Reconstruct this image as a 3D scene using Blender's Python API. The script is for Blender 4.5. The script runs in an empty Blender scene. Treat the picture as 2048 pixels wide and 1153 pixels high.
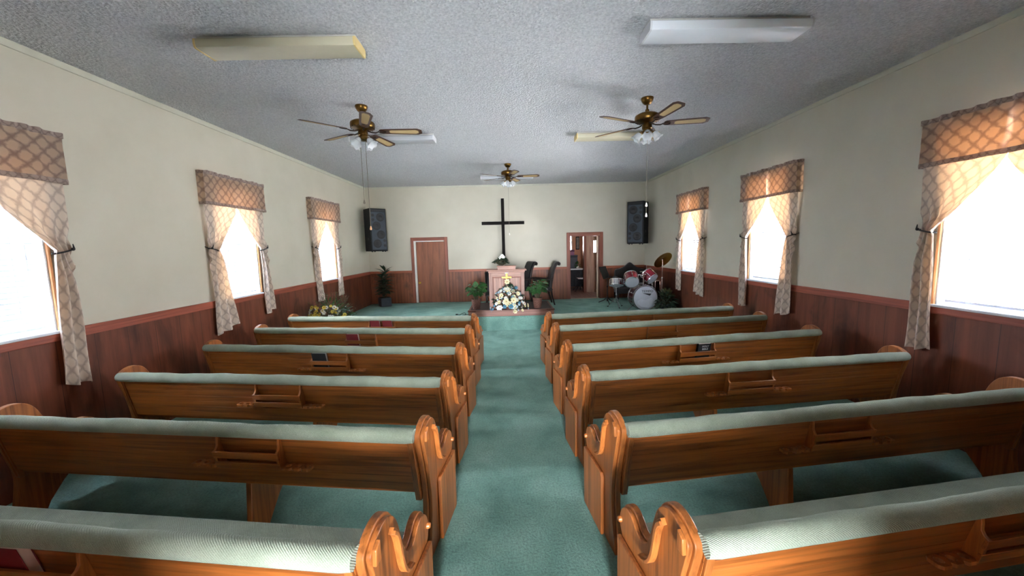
import bpy, bmesh, math, random
from mathutils import Vector, Matrix

PI = math.pi
rnd = random.Random(11)
scene = bpy.context.scene
col = scene.collection

# ------------------------------------------------------------------ helpers
class MB:
    """collects geometry for ONE mesh object"""
    def __init__(self):
        self.v, self.f, self.uv = [], [], {}
    def add(self, vs, fs):
        b = len(self.v)
        self.v += [tuple(p) for p in vs]
        self.f += [tuple(b + i for i in q) for q in fs]
        return b
    def box(self, x0, x1, y0, y1, z0, z1, T=None):
        vs = [(x, y, z) for z in (z0, z1) for y in (y0, y1) for x in (x0, x1)]
        if T: vs = [T(*p) for p in vs]
        self.add(vs, [(0, 2, 3, 1), (4, 5, 7, 6), (0, 1, 5, 4), (2, 6, 7, 3), (0, 4, 6, 2), (1, 3, 7, 5)])
        return self
    def prism(self, pts, c0, c1, T):
        """outline pts (a,b) extruded from c0 to c1; T(a,b,c) -> world"""
        n = len(pts)
        vs = [T(a, b, c0) for a, b in pts] + [T(a, b, c1) for a, b in pts]
        fs = [tuple(range(n))[::-1], tuple(range(n, 2 * n))]
        fs += [(i, (i + 1) % n, n + (i + 1) % n, n + i) for i in range(n)]
        self.add(vs, fs)
        return self
    def tube(self, pts, r, n=8, caps=True):
        pts = [Vector(p) for p in pts]
        rs = r if isinstance(r, (list, tuple)) else [r] * len(pts)
        up = Vector((0, 0, 1))
        vs, fs = [], []
        t0 = (pts[1] - pts[0]).normalized()
        a = t0.cross(up)
        if a.length < 1e-4: a = t0.cross(Vector((1, 0, 0)))
        a.normalize()
        for i, p in enumerate(pts):
            t = (pts[min(i + 1, len(pts) - 1)] - pts[max(i - 1, 0)]).normalized()
            a = (a - t * a.dot(t)).normalized()
            b = t.cross(a)
            for k in range(n):
                q = 2 * PI * k / n
                vs.append(p + (a * math.cos(q) + b * math.sin(q)) * rs[i])
        for i in range(len(pts) - 1):
            for k in range(n):
                fs.append((i * n + k, i * n + (k + 1) % n, (i + 1) * n + (k + 1) % n, (i + 1) * n + k))
        if caps:
            fs.append(tuple(range(n))[::-1]); m = (len(pts) - 1) * n
            fs.append(tuple(range(m, m + n)))
        self.add(vs, fs)
        return self
    def lathe(self, prof, c=(0, 0, 0), axis=(0, 0, 1), n=24, capped=True):
        ax = Vector(axis).normalized()
        a = ax.cross(Vector((0, 0, 1)))
        if a.length < 1e-4: a = Vector((1, 0, 0))
        a.normalize(); b = ax.cross(a)
        c = Vector(c)
        vs, fs = [], []
        for r, z in prof:
            for k in range(n):
                q = 2 * PI * k / n
                vs.append(c + ax * z + (a * math.cos(q) + b * math.sin(q)) * max(r, 1e-5))
        for i in range(len(prof) - 1):
            for k in range(n):
                fs.append((i * n + k, i * n + (k + 1) % n, (i + 1) * n + (k + 1) % n, (i + 1) * n + k))
        if capped:
            if prof[0][0] > 1e-4: fs.append(tuple(range(n))[::-1])
            m = (len(prof) - 1) * n
            if prof[-1][0] > 1e-4: fs.append(tuple(range(m, m + n)))
        self.add(vs, fs)
        return self
    def ball(self, c, r, n=12, m=8, sz=1.0):
        prof = [(r * math.sin(PI * i / m), -r * sz * math.cos(PI * i / m)) for i in range(m + 1)]
        return self.lathe(prof, c, n=n)
    def grid(self, fn, nu, nv, uvfn=None):
        b = len(self.v)
        for i in range(nu + 1):
            for j in range(nv + 1):
                self.v.append(tuple(fn(i / nu, j / nv)))
                if uvfn: self.uv[len(self.v) - 1] = uvfn(i / nu, j / nv)
        for i in range(nu):
            for j in range(nv):
                k = b + i * (nv + 1) + j
                self.f.append((k, k + nv + 1, k + nv + 2, k + 1))
        return self
    def mesh(self, name, angle=38):
        me = bpy.data.meshes.new(name)
        me.from_pydata(self.v, [], self.f)
        bm = bmesh.new(); bm.from_mesh(me)
        bmesh.ops.remove_doubles(bm, verts=bm.verts, dist=2e-6) if not self.uv else None
        bmesh.ops.recalc_face_normals(bm, faces=bm.faces)
        bm.to_mesh(me); bm.free()
        if self.uv:
            ul = me.uv_layers.new(name='fabric')
            for lp in me.loops:
                ul.data[lp.index].uv = self.uv.get(lp.vertex_index, (0, 0))
        me.polygons.foreach_set('use_smooth', [True] * len(me.polygons))
        me.set_sharp_from_angle(angle=math.radians(angle))
        return me
    def build(self, name, mat, parent=None, bevel=0, angle=38, seg=2):
        o = bpy.data.objects.new(name, self.mesh(name, angle))
        o.data.materials.append(mat)
        col.objects.link(o)
        if parent is not None: o.parent = parent
        if bevel:
            m = o.modifiers.new('bevel', 'BEVEL'); m.width = bevel; m.segments = seg
            m.limit_method = 'ANGLE'; m.angle_limit = math.radians(40); m.harden_normals = False
        return o

def tag(o, label, cat, group=None):
    o['label'] = label; o['category'] = cat
    if group: o['group'] = group
    return o
def thing(name, label, cat, loc=(0, 0, 0), rz=0.0, group=None):
    o = bpy.data.objects.new(name, None); col.objects.link(o)
    o.location = loc; o.rotation_euler = (0, 0, rz); o.empty_display_size = .1
    return tag(o, label, cat, group)
def struct(o):
    o['kind'] = 'structure'; return o
def sempty(name, loc=(0, 0, 0)):
    o = bpy.data.objects.new(name, None); col.objects.link(o); o.location = loc
    o.empty_display_size = .1
    return struct(o)
def copy_tree(o, parent=None):
    c = o.copy(); col.objects.link(c)
    if parent is not None: c.parent = parent
    for ch in list(o.children): copy_tree(ch, c)
    return c
def spline(pts, k=4, closed=False):
    """Catmull-Rom through 2D/3D points"""
    P = [Vector(p) for p in pts]; n = len(P); out = []
    rng = range(n) if closed else range(n - 1)
    for i in rng:
        p0 = P[(i - 1) % n] if (closed or i > 0) else P[i]
        p1, p2 = P[i], P[(i + 1) % n]
        p3 = P[(i + 2) % n] if (closed or i + 2 < n) else P[(i + 1) % n]
        for j in range(k):
            t = j / k
            out.append(.5 * ((2 * p1) + (p2 - p0) * t + (2 * p0 - 5 * p1 + 4 * p2 - p3) * t * t + (3 * p1 - p0 - 3 * p2 + p3) * t ** 3))
    if not closed: out.append(P[-1])
    return out
def text_mesh(body, size, extrude, bold=False):
    cu = bpy.data.curves.new('lettering', 'FONT'); cu.body = body; cu.size = size; cu.extrude = extrude
    cu.align_x = 'CENTER'; cu.align_y = 'CENTER'; cu.resolution_u = 3
    if bold: cu.offset = size * .018
    o = bpy.data.objects.new('lettering', cu); col.objects.link(o)
    dg = bpy.context.evaluated_depsgraph_get()
    me = bpy.data.meshes.new_from_object(o.evaluated_get(dg))
    bpy.data.objects.remove(o); bpy.data.curves.remove(cu)
    return me

# ------------------------------------------------------------------ materials
def lin(h):
    h = h.lstrip('#'); r = [int(h[i:i + 2], 16) / 255 for i in (0, 2, 4)]
    return tuple(c / 12.92 if c <= .04045 else ((c + .055) / 1.055) ** 2.4 for c in r) + (1,)
def mul(c, k): return tuple(min(1, x * k) for x in c[:3]) + (1,)

class N:
    def __init__(self, name):
        self.m = bpy.data.materials.new(name); self.m.use_nodes = True
        self.t = self.m.node_tree; self.b = self.t.nodes['Principled BSDF']
        self.out = self.t.nodes['Material Output']
    def n(self, typ, **kw):
        x = self.t.nodes.new(typ)
        for k, v in kw.items(): setattr(x, k, v)
        return x
    def l(self, a, b): self.t.links.new(a, b)
    def set(self, **kw):
        for k, v in kw.items(): self.b.inputs[k.replace('_', ' ')].default_value = v
    def coord(self, scale=(1, 1, 1), which='Object', rand=0.0):
        tc = self.n('ShaderNodeTexCoord'); mp = self.n('ShaderNodeMapping')
        mp.inputs['Scale'].default_value = scale
        if rand:
            oi = self.n('ShaderNodeObjectInfo'); ml = self.n('ShaderNodeMath', operation='MULTIPLY'); ml.inputs[1].default_value = rand
            self.l(oi.outputs['Random'], ml.inputs[0]); ad = self.n('ShaderNodeVectorMath', operation='ADD')
            self.l(tc.outputs[which], ad.inputs[0]); self.l(ml.outputs[0], ad.inputs[1]); self.l(ad.outputs[0], mp.inputs['Vector'])
        else:
            self.l(tc.outputs[which], mp.inputs['Vector'])
        return mp.outputs['Vector']
    def noise(self, vec, scale=5, detail=3, rough=.55, dist=0.0):
        x = self.n('ShaderNodeTexNoise'); x.inputs['Scale'].default_value = scale; x.inputs['Detail'].default_value = detail
        x.inputs['Roughness'].default_value = rough; x.inputs['Distortion'].default_value = dist
        self.l(vec, x.inputs['Vector']); return x.outputs['Fac']
    def ramp(self, fac, stops):
        r = self.n('ShaderNodeValToRGB'); e = r.color_ramp.elements
        e[0].position, e[0].color = stops[0]; e[1].position, e[1].color = stops[-1]
        for p, c in stops[1:-1]:
            q = e.new(p); q.color = c
        self.l(fac, r.inputs['Fac']); return r.outputs['Color']
    def bump(self, h, strength=.3, dist=.01):
        b = self.n('ShaderNodeBump'); b.inputs['Strength'].default_value = strength; b.inputs['Distance'].default_value = dist
        self.l(h, b.inputs['Height']); self.l(b.outputs['Normal'], self.b.inputs['Normal'])
    def mix(self, f, a, b, typ='MIX'):
        x = self.n('ShaderNodeMix', data_type='RGBA', blend_type=typ)
        for s, v in ((0, f), (6, a), (7, b)):
            if hasattr(v, 'node'): self.l(v, x.inputs[s])
            else: x.inputs[s].default_value = v
        return x.outputs[2]
    def math(self, op, a, b=None):
        x = self.n('ShaderNodeMath', operation=op)
        for i, v in enumerate((a, b)):
            if v is None: continue
            if hasattr(v, 'node'): self.l(v, x.inputs[i])
            else: x.inputs[i].default_value = v
        return x.outputs[0]

def plain(name, c, rough=.5, metal=0.0, spec=.5, var=.12, vscale=9, bump=0.0, bscale=120, **kw):
    a = N(name); c = lin(c) if isinstance(c, str) else c
    v = a.coord()
    f = a.noise(v, vscale, 4)
    a.l(a.ramp(f, [(.3, mul(c, 1 - var)), (.7, mul(c, 1 + var))]), a.b.inputs['Base Color'])
    a.set(Roughness=rough, Metallic=metal, Specular_IOR_Level=spec)
    for k, x in kw.items(): a.b.inputs[k].default_value = x
    if bump: a.bump(a.noise(v, bscale, 3), bump, .004)
    return a.m

def wood(name, c, dark, axis='x', rough=.38, fine=38, bump=.12, rand=9.0, spec=.5):
    a = N(name); c, d = lin(c), lin(dark)
    s = {'x': (1.3, fine, fine), 'y': (fine, 1.3, fine), 'z': (fine, fine, 1.3)}[axis]
    v = a.coord(s, rand=rand)
    f = a.noise(v, 1.0, 5, .6, .6)
    s2 = {'x': (.5, 7, 7), 'y': (7, .5, 7), 'z': (7, 7, .5)}[axis]
    g = a.noise(a.coord(s2, rand=rand), 1.0, 3, .5, 1.2)
    c1 = a.ramp(f, [(.36, mul(d, .85)), (.5, c), (.66, mul(c, 1.4))])
    c2 = a.ramp(g, [(.32, mul(c, .62)), (.68, mul(c, 1.25))])
    a.l(a.mix(.45, c1, c2), a.b.inputs['Base Color'])
    a.set(Roughness=rough, Specular_IOR_Level=spec)
    a.bump(f, bump, .003)
    return a.m

MAT = {}
def build_materials():
    # painted walls
    a = N('wall_paint'); v = a.coord()
    a.l(a.ramp(a.noise(v, 1.6, 4), [(.3, lin('#c9c4b3')), (.7, lin('#d1ccbc'))]), a.b.inputs['Base Color'])
    a.set(Roughness=.75, Specular_IOR_Level=.25); a.bump(a.noise(v, 90, 3), .15, .004); MAT['wall'] = a.m
    # popcorn ceiling; white dots paint in the sparkle of glitter flakes
    a = N('popcorn_ceiling'); v = a.coord()
    vo = a.n('ShaderNodeTexVoronoi'); vo.inputs['Scale'].default_value = 44; a.l(v, vo.inputs['Vector'])
    f1 = a.noise(v, 52, 4, .65)
    base = a.ramp(f1, [(.3, lin('#cbccd0')), (.65, lin('#eeeef1'))])
    vs = a.n('ShaderNodeTexVoronoi'); vs.inputs['Scale'].default_value = 17; a.l(v, vs.inputs['Vector'])
    sp = a.math('LESS_THAN', vs.outputs['Distance'], .10)
    rn = a.n('ShaderNodeSeparateColor'); a.l(vs.outputs['Color'], rn.inputs[0])
    sp = a.math('MULTIPLY', sp, a.math('GREATER_THAN', rn.outputs[0], .72))
    a.l(a.mix(sp, base, (1, 1, 1, 1)), a.b.inputs['Base Color'])
    a.set(Roughness=.85, Specular_IOR_Level=.15)
    h = a.math('ADD', f1, a.math('MULTIPLY', vo.outputs['Distance'], .6))
    a.bump(h, 1.0, .035); MAT['ceiling'] = a.m
    MAT['crown'] = plain('pale_crown_paint', '#c9c8b8', .6, var=.04)
    # wainscot: wide vertical boards, dark red brown, worn and stained
    def wains(name, c, d, pitch, groove, axis):
        a = N(name); v = a.coord((14, 14, .9))
        f = a.noise(v, 1.0, 5, .6, .5)
        st = a.noise(a.coord((2.2, 2.2, 1.0)), 1.1, 4, .6, .8)
        c1 = a.ramp(f, [(.3, lin(d)), (.7, lin(c))])
        stain = a.ramp(st, [(.33, (0.25, 0.23, 0.23, 1)), (.50, (1, 1, 1, 1))])
        tc = a.n('ShaderNodeTexCoord'); sx = a.n('ShaderNodeSeparateXYZ'); a.l(tc.outputs['Object'], sx.inputs[0])
        q = sx.outputs[0 if axis == 'x' else 1]
        fr = a.math('FRACT', a.math('DIVIDE', q, pitch))
        gr = a.math('LESS_THAN', a.math('ABSOLUTE', a.math('SUBTRACT', fr, .5)), groove)
        c2 = a.mix(.8, c1, stain, 'MULTIPLY')
        a.l(a.mix(gr, c2, mul(lin(d), .45)), a.b.inputs['Base Color'])
        a.set(Roughness=.42, Specular_IOR_Level=.45)
        a.bump(a.math('SUBTRACT', f, a.math('MULTIPLY', gr, 3.0)), .3, .006)
        return a.m
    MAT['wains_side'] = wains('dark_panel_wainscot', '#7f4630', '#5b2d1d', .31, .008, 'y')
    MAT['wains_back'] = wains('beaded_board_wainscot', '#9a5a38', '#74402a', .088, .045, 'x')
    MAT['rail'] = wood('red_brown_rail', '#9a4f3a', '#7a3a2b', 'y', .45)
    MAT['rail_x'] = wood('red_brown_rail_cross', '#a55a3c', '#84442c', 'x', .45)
    MAT['casing'] = wood('knotty_casing', '#8a4c36', '#642f20', 'z', .45)
    MAT['casing_x'] = wood('knotty_casing_cross', '#8a4c36', '#642f20', 'x', .45)
    MAT['door'] = wood('flush_birch_door', '#8e5233', '#704022', 'z', .45, fine=12)
    MAT['white_paint'] = plain('white_paint', '#e8e6e0', .5, var=.03)
    MAT['cream_paint'] = plain('cream_door_edge', '#e0cdb4', .5, var=.04)
    MAT['wood_edge'] = wood('raw_jamb_wood', '#c98f5c', '#a06c40', 'z', .5)
    # carpet
    a = N('green_carpet'); v = a.coord()
    f = a.noise(v, 260, 3, .7); g = a.noise(v, 2.1, 5, .62, .4); k = a.noise(v, 62, 4, .7)
    c1 = a.ramp(g, [(.3, lin('#7db8a8')), (.5, lin('#9fdac8')), (.72, lin('#bdf0df'))])
    c2 = a.ramp(f, [(.3, (.68, .68, .68, 1)), (.62, (1.0, 1.0, 1.0, 1))])
    c3 = a.ramp(k, [(.32, (.62, .66, .66, 1)), (.58, (1.0, 1.0, 1.0, 1))])
    a.l(a.mix(1.0, a.mix(1.0, c1, c2, 'MULTIPLY'), c3, 'MULTIPLY'), a.b.inputs['Base Color'])
    a.set(Roughness=.95, Specular_IOR_Level=.1, Sheen_Weight=.25, Sheen_Roughness=.5)
    a.bump(a.math('ADD', f, a.math('MULTIPLY', k, 2.2)), 1.0, .02); MAT['carpet'] = a.m
    # pew woods
    MAT['oak_x'] = wood('honey_oak_boards', '#9e5a26', '#5e3011', 'x', .36)
    MAT['oak_z'] = wood('honey_oak_upright', '#9a5a29', '#613414', 'z', .36)
    MAT['oak_d'] = wood('honey_oak_moulding', '#a8632e', '#6f3d18', 'z', .33)
    # sage upholstery with diagonal twill
    a = N('sage_upholstery'); v = a.coord(rand=7.0)
    f = a.noise(v, 330, 2, .6); g = a.noise(v, 7, 4)
    wv = a.n('ShaderNodeTexWave', wave_type='BANDS', bands_direction='DIAGONAL'); wv.inputs['Scale'].default_value = 58
    wv.inputs['Distortion'].default_value = 1.5; a.l(v, wv.inputs['Vector'])
    c1 = a.ramp(g, [(.3, lin('#939e8c')), (.7, lin('#a8b19f'))])
    c2 = a.ramp(f, [(.3, (.62, .64, .62, 1)), (.7, (1, 1, 1, 1))])
    a.l(a.mix(1.0, c1, c2, 'MULTIPLY'), a.b.inputs['Base Color'])
    a.set(Roughness=.95, Specular_IOR_Level=.1, Sheen_Weight=.2)
    a.bump(a.math('ADD', a.math('MULTIPLY', wv.outputs['Fac'], .7), f), .55, .004); MAT['sage'] = a.m
    # curtain fabric: taupe lozenge lattice on cream, lets light through
    def fabric(name, light, dark, trans, tw, period=.128, thin=.42):
        a = N(name); tc = a.n('ShaderNodeTexCoord'); s = a.n('ShaderNodeSeparateXYZ'); a.l(tc.outputs['UV'], s.inputs[0])
        nz = a.noise(tc.outputs['UV'], 24, 2)
        u = a.math('ADD', s.outputs[0], a.math('MULTIPLY', a.math('SUBTRACT', nz, .5), .05))
        cu = a.math('COSINE', a.math('MULTIPLY', u, 2 * PI / period)); cv = a.math('COSINE', a.math('MULTIPLY', s.outputs[1], 2 * PI / (period * 1.1)))
        f = a.math('ABSOLUTE', a.math('ADD', cu, cv))
        mk = a.ramp(f, [(max(0, thin - .36), (0, 0, 0, 1)), (thin + .55, (1, 1, 1, 1))])
        c = a.mix(mk, lin(dark), lin(light))
        a.l(c, a.b.inputs['Base Color']); a.set(Roughness=.75, Specular_IOR_Level=.2, Sheen_Weight=.15)
        tr = a.n('ShaderNodeBsdfTranslucent'); a.l(a.mix(1.0, c, lin(trans), 'MULTIPLY'), tr.inputs['Color'])
        ms = a.n('ShaderNodeMixShader'); ms.inputs[0].default_value = tw
        a.l(a.b.outputs[0], ms.inputs[1]); a.l(tr.outputs[0], ms.inputs[2]); a.l(ms.outputs[0], a.out.inputs[0])
        a.bump(a.noise(tc.outputs['UV'], 300, 2), .12, .002)
        return a.m
    MAT['curtain'] = fabric('lozenge_curtain_cloth', '#d8cabb', '#b3a499', '#fad0a0', .10)
    MAT['valance'] = fabric('lozenge_valance_cloth', '#d4c2b0', '#a5938a', '#fff0de', .58)
    MAT['hem'] = fabric('taupe_hem_cloth', '#a8988f', '#8a7a74', '#d9b59a', .2, .06)
    # blinds
    a = N('white_blind_vinyl'); a.set(Base_Color=(.80, .84, .92, 1), Roughness=.5)
    tr = a.n('ShaderNodeBsdfTranslucent'); tr.inputs['Color'].default_value = (.74, .87, 1, 1)
    ms = a.n('ShaderNodeMixShader'); ms.inputs[0].default_value = .08
    a.l(a.b.outputs[0], ms.inputs[1]); a.l(tr.outputs[0], ms.inputs[2]); a.l(ms.outputs[0], a.out.inputs[0]); MAT['slat'] = a.m
    MAT['vinyl'] = plain('white_vinyl_frame', '#e4eaf2', .4, var=.02)
    # thin window glass
    a = N('window_glass'); tp = a.n('ShaderNodeBsdfTransparent'); gl = a.n('ShaderNodeBsdfGlossy'); gl.inputs['Roughness'].default_value = .02
    fr = a.n('ShaderNodeFresnel'); fr.inputs['IOR'].default_value = 1.45; ms = a.n('ShaderNodeMixShader'); a.l(a.math('MINIMUM', fr.outputs[0], .99), ms.inputs[0])
    a.l(tp.outputs[0], ms.inputs[1]); a.l(gl.outputs[0], ms.inputs[2]); a.l(ms.outputs[0], a.out.inputs[0]); MAT['glass'] = a.m
    # fan and fixtures
    MAT['brass'] = plain('antique_brass', '#6e5228', .3, metal=1.0, var=.2, vscale=20)
    MAT['bronze'] = plain('dark_bronze', '#2c2018', .4, metal=.7, var=.2)
    MAT['blade'] = wood('walnut_blade', '#4a2c20', '#2e1a12', 'x', .4)
    a = N('woven_cane'); v = a.coord((150, 150, 150)); ck = a.n('ShaderNodeTexChecker'); ck.inputs['Scale'].default_value = 1.0; a.l(v, ck.inputs['Vector'])
    ck.inputs['Color1'].default_value = lin('#c9b083'); ck.inputs['Color2'].default_value = lin('#a88c5c'); a.l(ck.outputs['Color'], a.b.inputs['Base Color']); a.set(Roughness=.7); MAT['cane'] = a.m
    a = N('frosted_tulip_glass'); a.set(Base_Color=(.9, .93, .95, 1), Roughness=.25, Transmission_Weight=.55, IOR=1.3); MAT['tulip'] = a.m
    MAT['chain'] = plain('bead_chain', '#8c8578', .35, metal=.8, var=.05)
    MAT['knob_wood'] = plain('pale_pull_knob', '#e0a878', .4)
    MAT['knob_white'] = plain('white_pull_knob', '#f0e8e0', .4)
    MAT['lens_yellow'] = plain('yellowed_lens', '#c4bda4', .45, var=.10, vscale=2)
    MAT['lens_bright'] = plain('bright_white_lens', '#e2e5ea', .35, var=.04, vscale=2)  # lighter copy of the white lens for the brighter near fixture
    MAT['lens_dim'] = plain('dim_white_lens', '#b4b7bc', .4, var=.04, vscale=2)  # white lens darkened in colour to offset entrance light on far fixtures
    MAT['cap_yellow'] = plain('yellowed_end_cap', '#dcc384', .45, var=.05)
    MAT['cap_white'] = plain('white_end_cap', '#d0d1d4', .45, var=.03)
    MAT['tray'] = plain('painted_steel_tray', '#c9c8c2', .5, var=.03)
    # platform furniture
    MAT['black_wood'] = plain('black_stained_wood', '#120e0d', .7, var=.3, spec=.2)
    MAT['pulpit'] = wood('pink_oak', '#aa7f6e', '#7a4c3e', 'z', .45, fine=24)
    MAT['pulpit_x'] = wood('pink_oak_cross', '#aa7f6e', '#7a4c3e', 'x', .45, fine=24)
    MAT['pulpit_dark'] = wood('dark_rebate', '#8a4f38', '#653423', 'z', .45)
    MAT['podium'] = wood('dark_podium', '#6a3a2a', '#44221a', 'x', .45)
    MAT['podium_front'] = wood('worn_podium_front', '#94675a', '#6a4034', 'x', .5)
    MAT['podium_top'] = plain('podium_top', '#221714', .6, var=.3)
    MAT['gold'] = plain('polished_gold', '#c9a244', .4, metal=1.0, var=.05)
    MAT['leather'] = plain('black_leather', '#0e0f11', .5, spec=.3, var=.2, bump=.2, bscale=200)
    MAT['chair_wood'] = plain('ebony_frame', '#1d1310', .45, spec=.3, var=.3)
    MAT['speaker'] = plain('black_speaker_carpet', '#14171b', .8, var=.2, bump=.3, bscale=300)
    MAT['grille'] = plain('charcoal_grille', '#3b424c', .7, var=.1, bump=.4, bscale=500)
    MAT['cone'] = plain('black_cone', '#0c0f13', .5, var=.2)
    MAT['steel'] = plain('brushed_steel', '#c8c8cc', .25, metal=1.0, var=.05)
    MAT['chrome'] = plain('chrome', '#e4e4e8', .12, metal=1.0, var=.02)
    MAT['wine'] = plain('wine_red_wrap', '#6e1522', .2, var=.2, vscale=3, **{'Coat Weight': .6})
    MAT['wine_dark'] = plain('dark_wine_wrap', '#350a12', .25, var=.25, **{'Coat Weight': .5})
    MAT['head'] = plain('grey_drum_head', '#b9bcc2', .5, var=.05, vscale=3)
    MAT['head_light'] = plain('worn_drum_head_patch', '#c6c8cd', .5, var=.04)
    MAT['cymbal'] = plain('bronze_cymbal', '#a8863e', .3, metal=1.0, var=.1, vscale=30)
    MAT['black_metal'] = plain('black_metal', '#121316', .45, metal=.4, var=.1)
    MAT['ink'] = plain('black_ink', '#15161a', .5, var=.02)
    MAT['silver_ink'] = plain('silver_foil', '#c3c6cc', .4, var=.03)
    MAT['sofa'] = plain('black_velvet', '#1a1719', .7, var=.2, **{'Sheen Weight': .3})
    # greenery
    def leafm(n, c, d, rough=.4):
        a = N(n); a.l(a.ramp(a.noise(a.coord(), 14, 3), [(.32, lin(d)), (.68, lin(c))]), a.b.inputs['Base Color']); a.set(Roughness=rough)
        return a.m
    MAT['leaf'] = leafm('glossy_leaf', '#41743a', '#1f4020')
    MAT['leaf_dark'] = leafm('dark_leaf', '#38523c', '#182a1c')
    MAT['leaf_olive'] = leafm('olive_sprig', '#76784a', '#464a2a', .6)
    MAT['leaf_blue'] = leafm('bluish_leaf', '#2f5a48', '#18372c')
    MAT['stem'] = plain('green_brown_stem', '#4c4630', .6)
    MAT['petal_white'] = plain('white_petal', '#eeeee8', .5, var=.04)
    MAT['petal_cream'] = plain('cream_petal', '#e9e0ba', .5, var=.05)
    MAT['petal_yellow'] = plain('yellow_petal', '#e3cf55', .5, var=.1)
    MAT['petal_blue'] = plain('blue_petal', '#4d8fae', .5, var=.15)
    MAT['petal_pale'] = plain('pale_blue_petal', '#bcd0dc', .5, var=.08)
    MAT['petal_pink'] = plain('pink_petal', '#d9b3b0', .5, var=.08)
    MAT['eye'] = plain('flower_eye', '#b08a30', .6)
    a = N('woven_basket'); tc = a.n('ShaderNodeTexCoord'); sx = a.n('ShaderNodeSeparateXYZ'); a.l(tc.outputs['Object'], sx.inputs[0])
    th = a.math('MULTIPLY', a.math('ARCTAN2', sx.outputs[1], sx.outputs[0]), .12); cb = a.n('ShaderNodeCombineXYZ'); a.l(th, cb.inputs[0]); a.l(sx.outputs[2], cb.inputs[1])
    wv = a.n('ShaderNodeTexBrick'); wv.inputs['Scale'].default_value = 24; a.l(cb.outputs[0], wv.inputs['Vector']); wv.inputs['Mortar Size'].default_value = .03
    wv.inputs['Color1'].default_value = lin('#946a5c'); wv.inputs['Color2'].default_value = lin('#6f463a'); wv.inputs['Mortar'].default_value = lin('#3a231c')
    a.l(wv.outputs['Color'], a.b.inputs['Base Color']); a.set(Roughness=.7); a.bump(wv.outputs['Fac'], -.5, .006); MAT['basket'] = a.m
    MAT['slate_pot'] = plain('slate_glazed_pot', '#39404c', .35, var=.25)
    MAT['soil'] = plain('dark_moss', '#2a2418', .9)
    # books
    MAT['book_red'] = plain('dark_red_cloth', '#7a1822', .55, var=.1)
    MAT['book_black'] = plain('black_leatherette', '#17181b', .5, var=.15)
    MAT['pages'] = plain('page_edges', '#e3cfc4', .7, var=.05)
    MAT['pages_white'] = plain('white_page_edges', '#dcd9da', .7, var=.04)
    # back room
    MAT['panel_wall'] = wood('amber_panelling', '#a9724a', '#82522f', 'z', .45)
    MAT['pink_panel'] = wood('pale_panelling', '#c79c84', '#a97f68', 'z', .5, fine=20)
    MAT['laminate'] = wood('pinkish_laminate', '#a58378', '#86685f', 'y', .4)
    MAT['grey_cloth'] = plain('dark_grey_case', '#40444c', .6, var=.15)
    MAT['plum'] = plain('plum_box', '#8c5a76', .6, var=.1)
    MAT['plum_dark'] = plain('deep_plum_lid', '#5c2c44', .6, var=.1)
    MAT['table_white'] = plain('white_table_top', '#eceff2', .4, var=.02)
    MAT['dark_cloth'] = plain('dark_floral_cloth', '#2a2a2e', .8, var=.5, vscale=30)
    MAT['picture'] = plain('dim_picture', '#6c6458', .5, var=.3, vscale=12)
build_materials()

# ------------------------------------------------------------------ the room (metres; camera stands at x=0, y=0)
XL, XR, YB, ZC = -3.896, 3.988, 10.909, 3.606
ZR, ZP, YP, YR = 1.258, 0.3224, 8.42, -1.2
WT = .16
LWIN = [2.856, 5.605, 8.32]
RWIN = [3.0, 5.73, 8.11]
HW, WZ0, WZ1 = .44, 1.245, 2.86

def side_wall(name, xin, xout, wins):
    m = MB(); x0, x1 = min(xin, xout), max(xin, xout)
    ys = [YR - .16]
    for c in wins: ys += [c - HW, c + HW]
    ys.append(YB + .14)
    for i in range(0, len(ys), 2): m.box(x0, x1, ys[i], ys[i + 1], -.05, ZC)
    for c in wins:
        m.box(x0, x1, c - HW, c + HW, -.05, WZ0); m.box(x0, x1, c - HW, c + HW, WZ1, ZC)
    return struct(m.build(name, MAT['wall'], angle=30))
side_wall('wall_left', XL, XL - WT, LWIN)
side_wall('wall_right', XR, XR + WT, RWIN)
# back wall with two doorways
D1 = (-2.61, -1.735, 2.095); D2 = (1.843, 2.695, 2.135)
m = MB()
for a, b in ((XL - WT, D1[0]), (D1[1], D2[0]), (D2[1], XR + WT)): m.box(a, b, YB, YB + .14, -.05, ZC)
for d in (D1, D2):
    m.box(d[0], d[1], YB, YB + .14, -.05, ZP); m.box(d[0], d[1], YB, YB + .14, d[2], ZC)
struct(m.build('wall_back', MAT['wall'], angle=30))
# rear wall behind the camera with the entrance, and an unseen entry hall added to narrow its daylight
EX, EZ = .64, 2.16
m = MB()
m.box(XL - WT, -EX, YR - .16, YR, -.05, ZC); m.box(EX, XR + WT, YR - .16, YR, -.05, ZC); m.box(-EX, EX, YR - .16, YR, EZ, ZC)
struct(m.build('wall_rear', MAT['wall'], angle=30))
m = MB(); VY = -4.4
m.box(-1.3, -1.2, VY, YR - .16, 0, 2.7); m.box(1.2, 1.3, VY, YR - .16, 0, 2.7); m.box(-1.3, 1.3, VY, YR - .16, 2.6, 2.7)
m.box(-1.3, -.40, VY - .12, VY, 0, 2.7); m.box(.40, 1.3, VY - .12, VY, 0, 2.7); m.box(-.4, .4, VY - .12, VY, 2.12, 2.7)
struct(m.build('wall_light_mask', MAT['door'], angle=30))
struct(MB().box(XL - WT, XR + WT, YR - .16, YB + .14, ZC, ZC + .12).build('ceiling', MAT['ceiling']))
struct(MB().box(XL - WT, XR + WT, VY - .3, YP + .02, -.12, 0).build('floor', MAT['carpet']))
struct(MB().box(XL, XR, YP, YB, -.02, ZP).build('floor_platform', MAT['carpet'], bevel=.025, seg=3))

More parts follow.
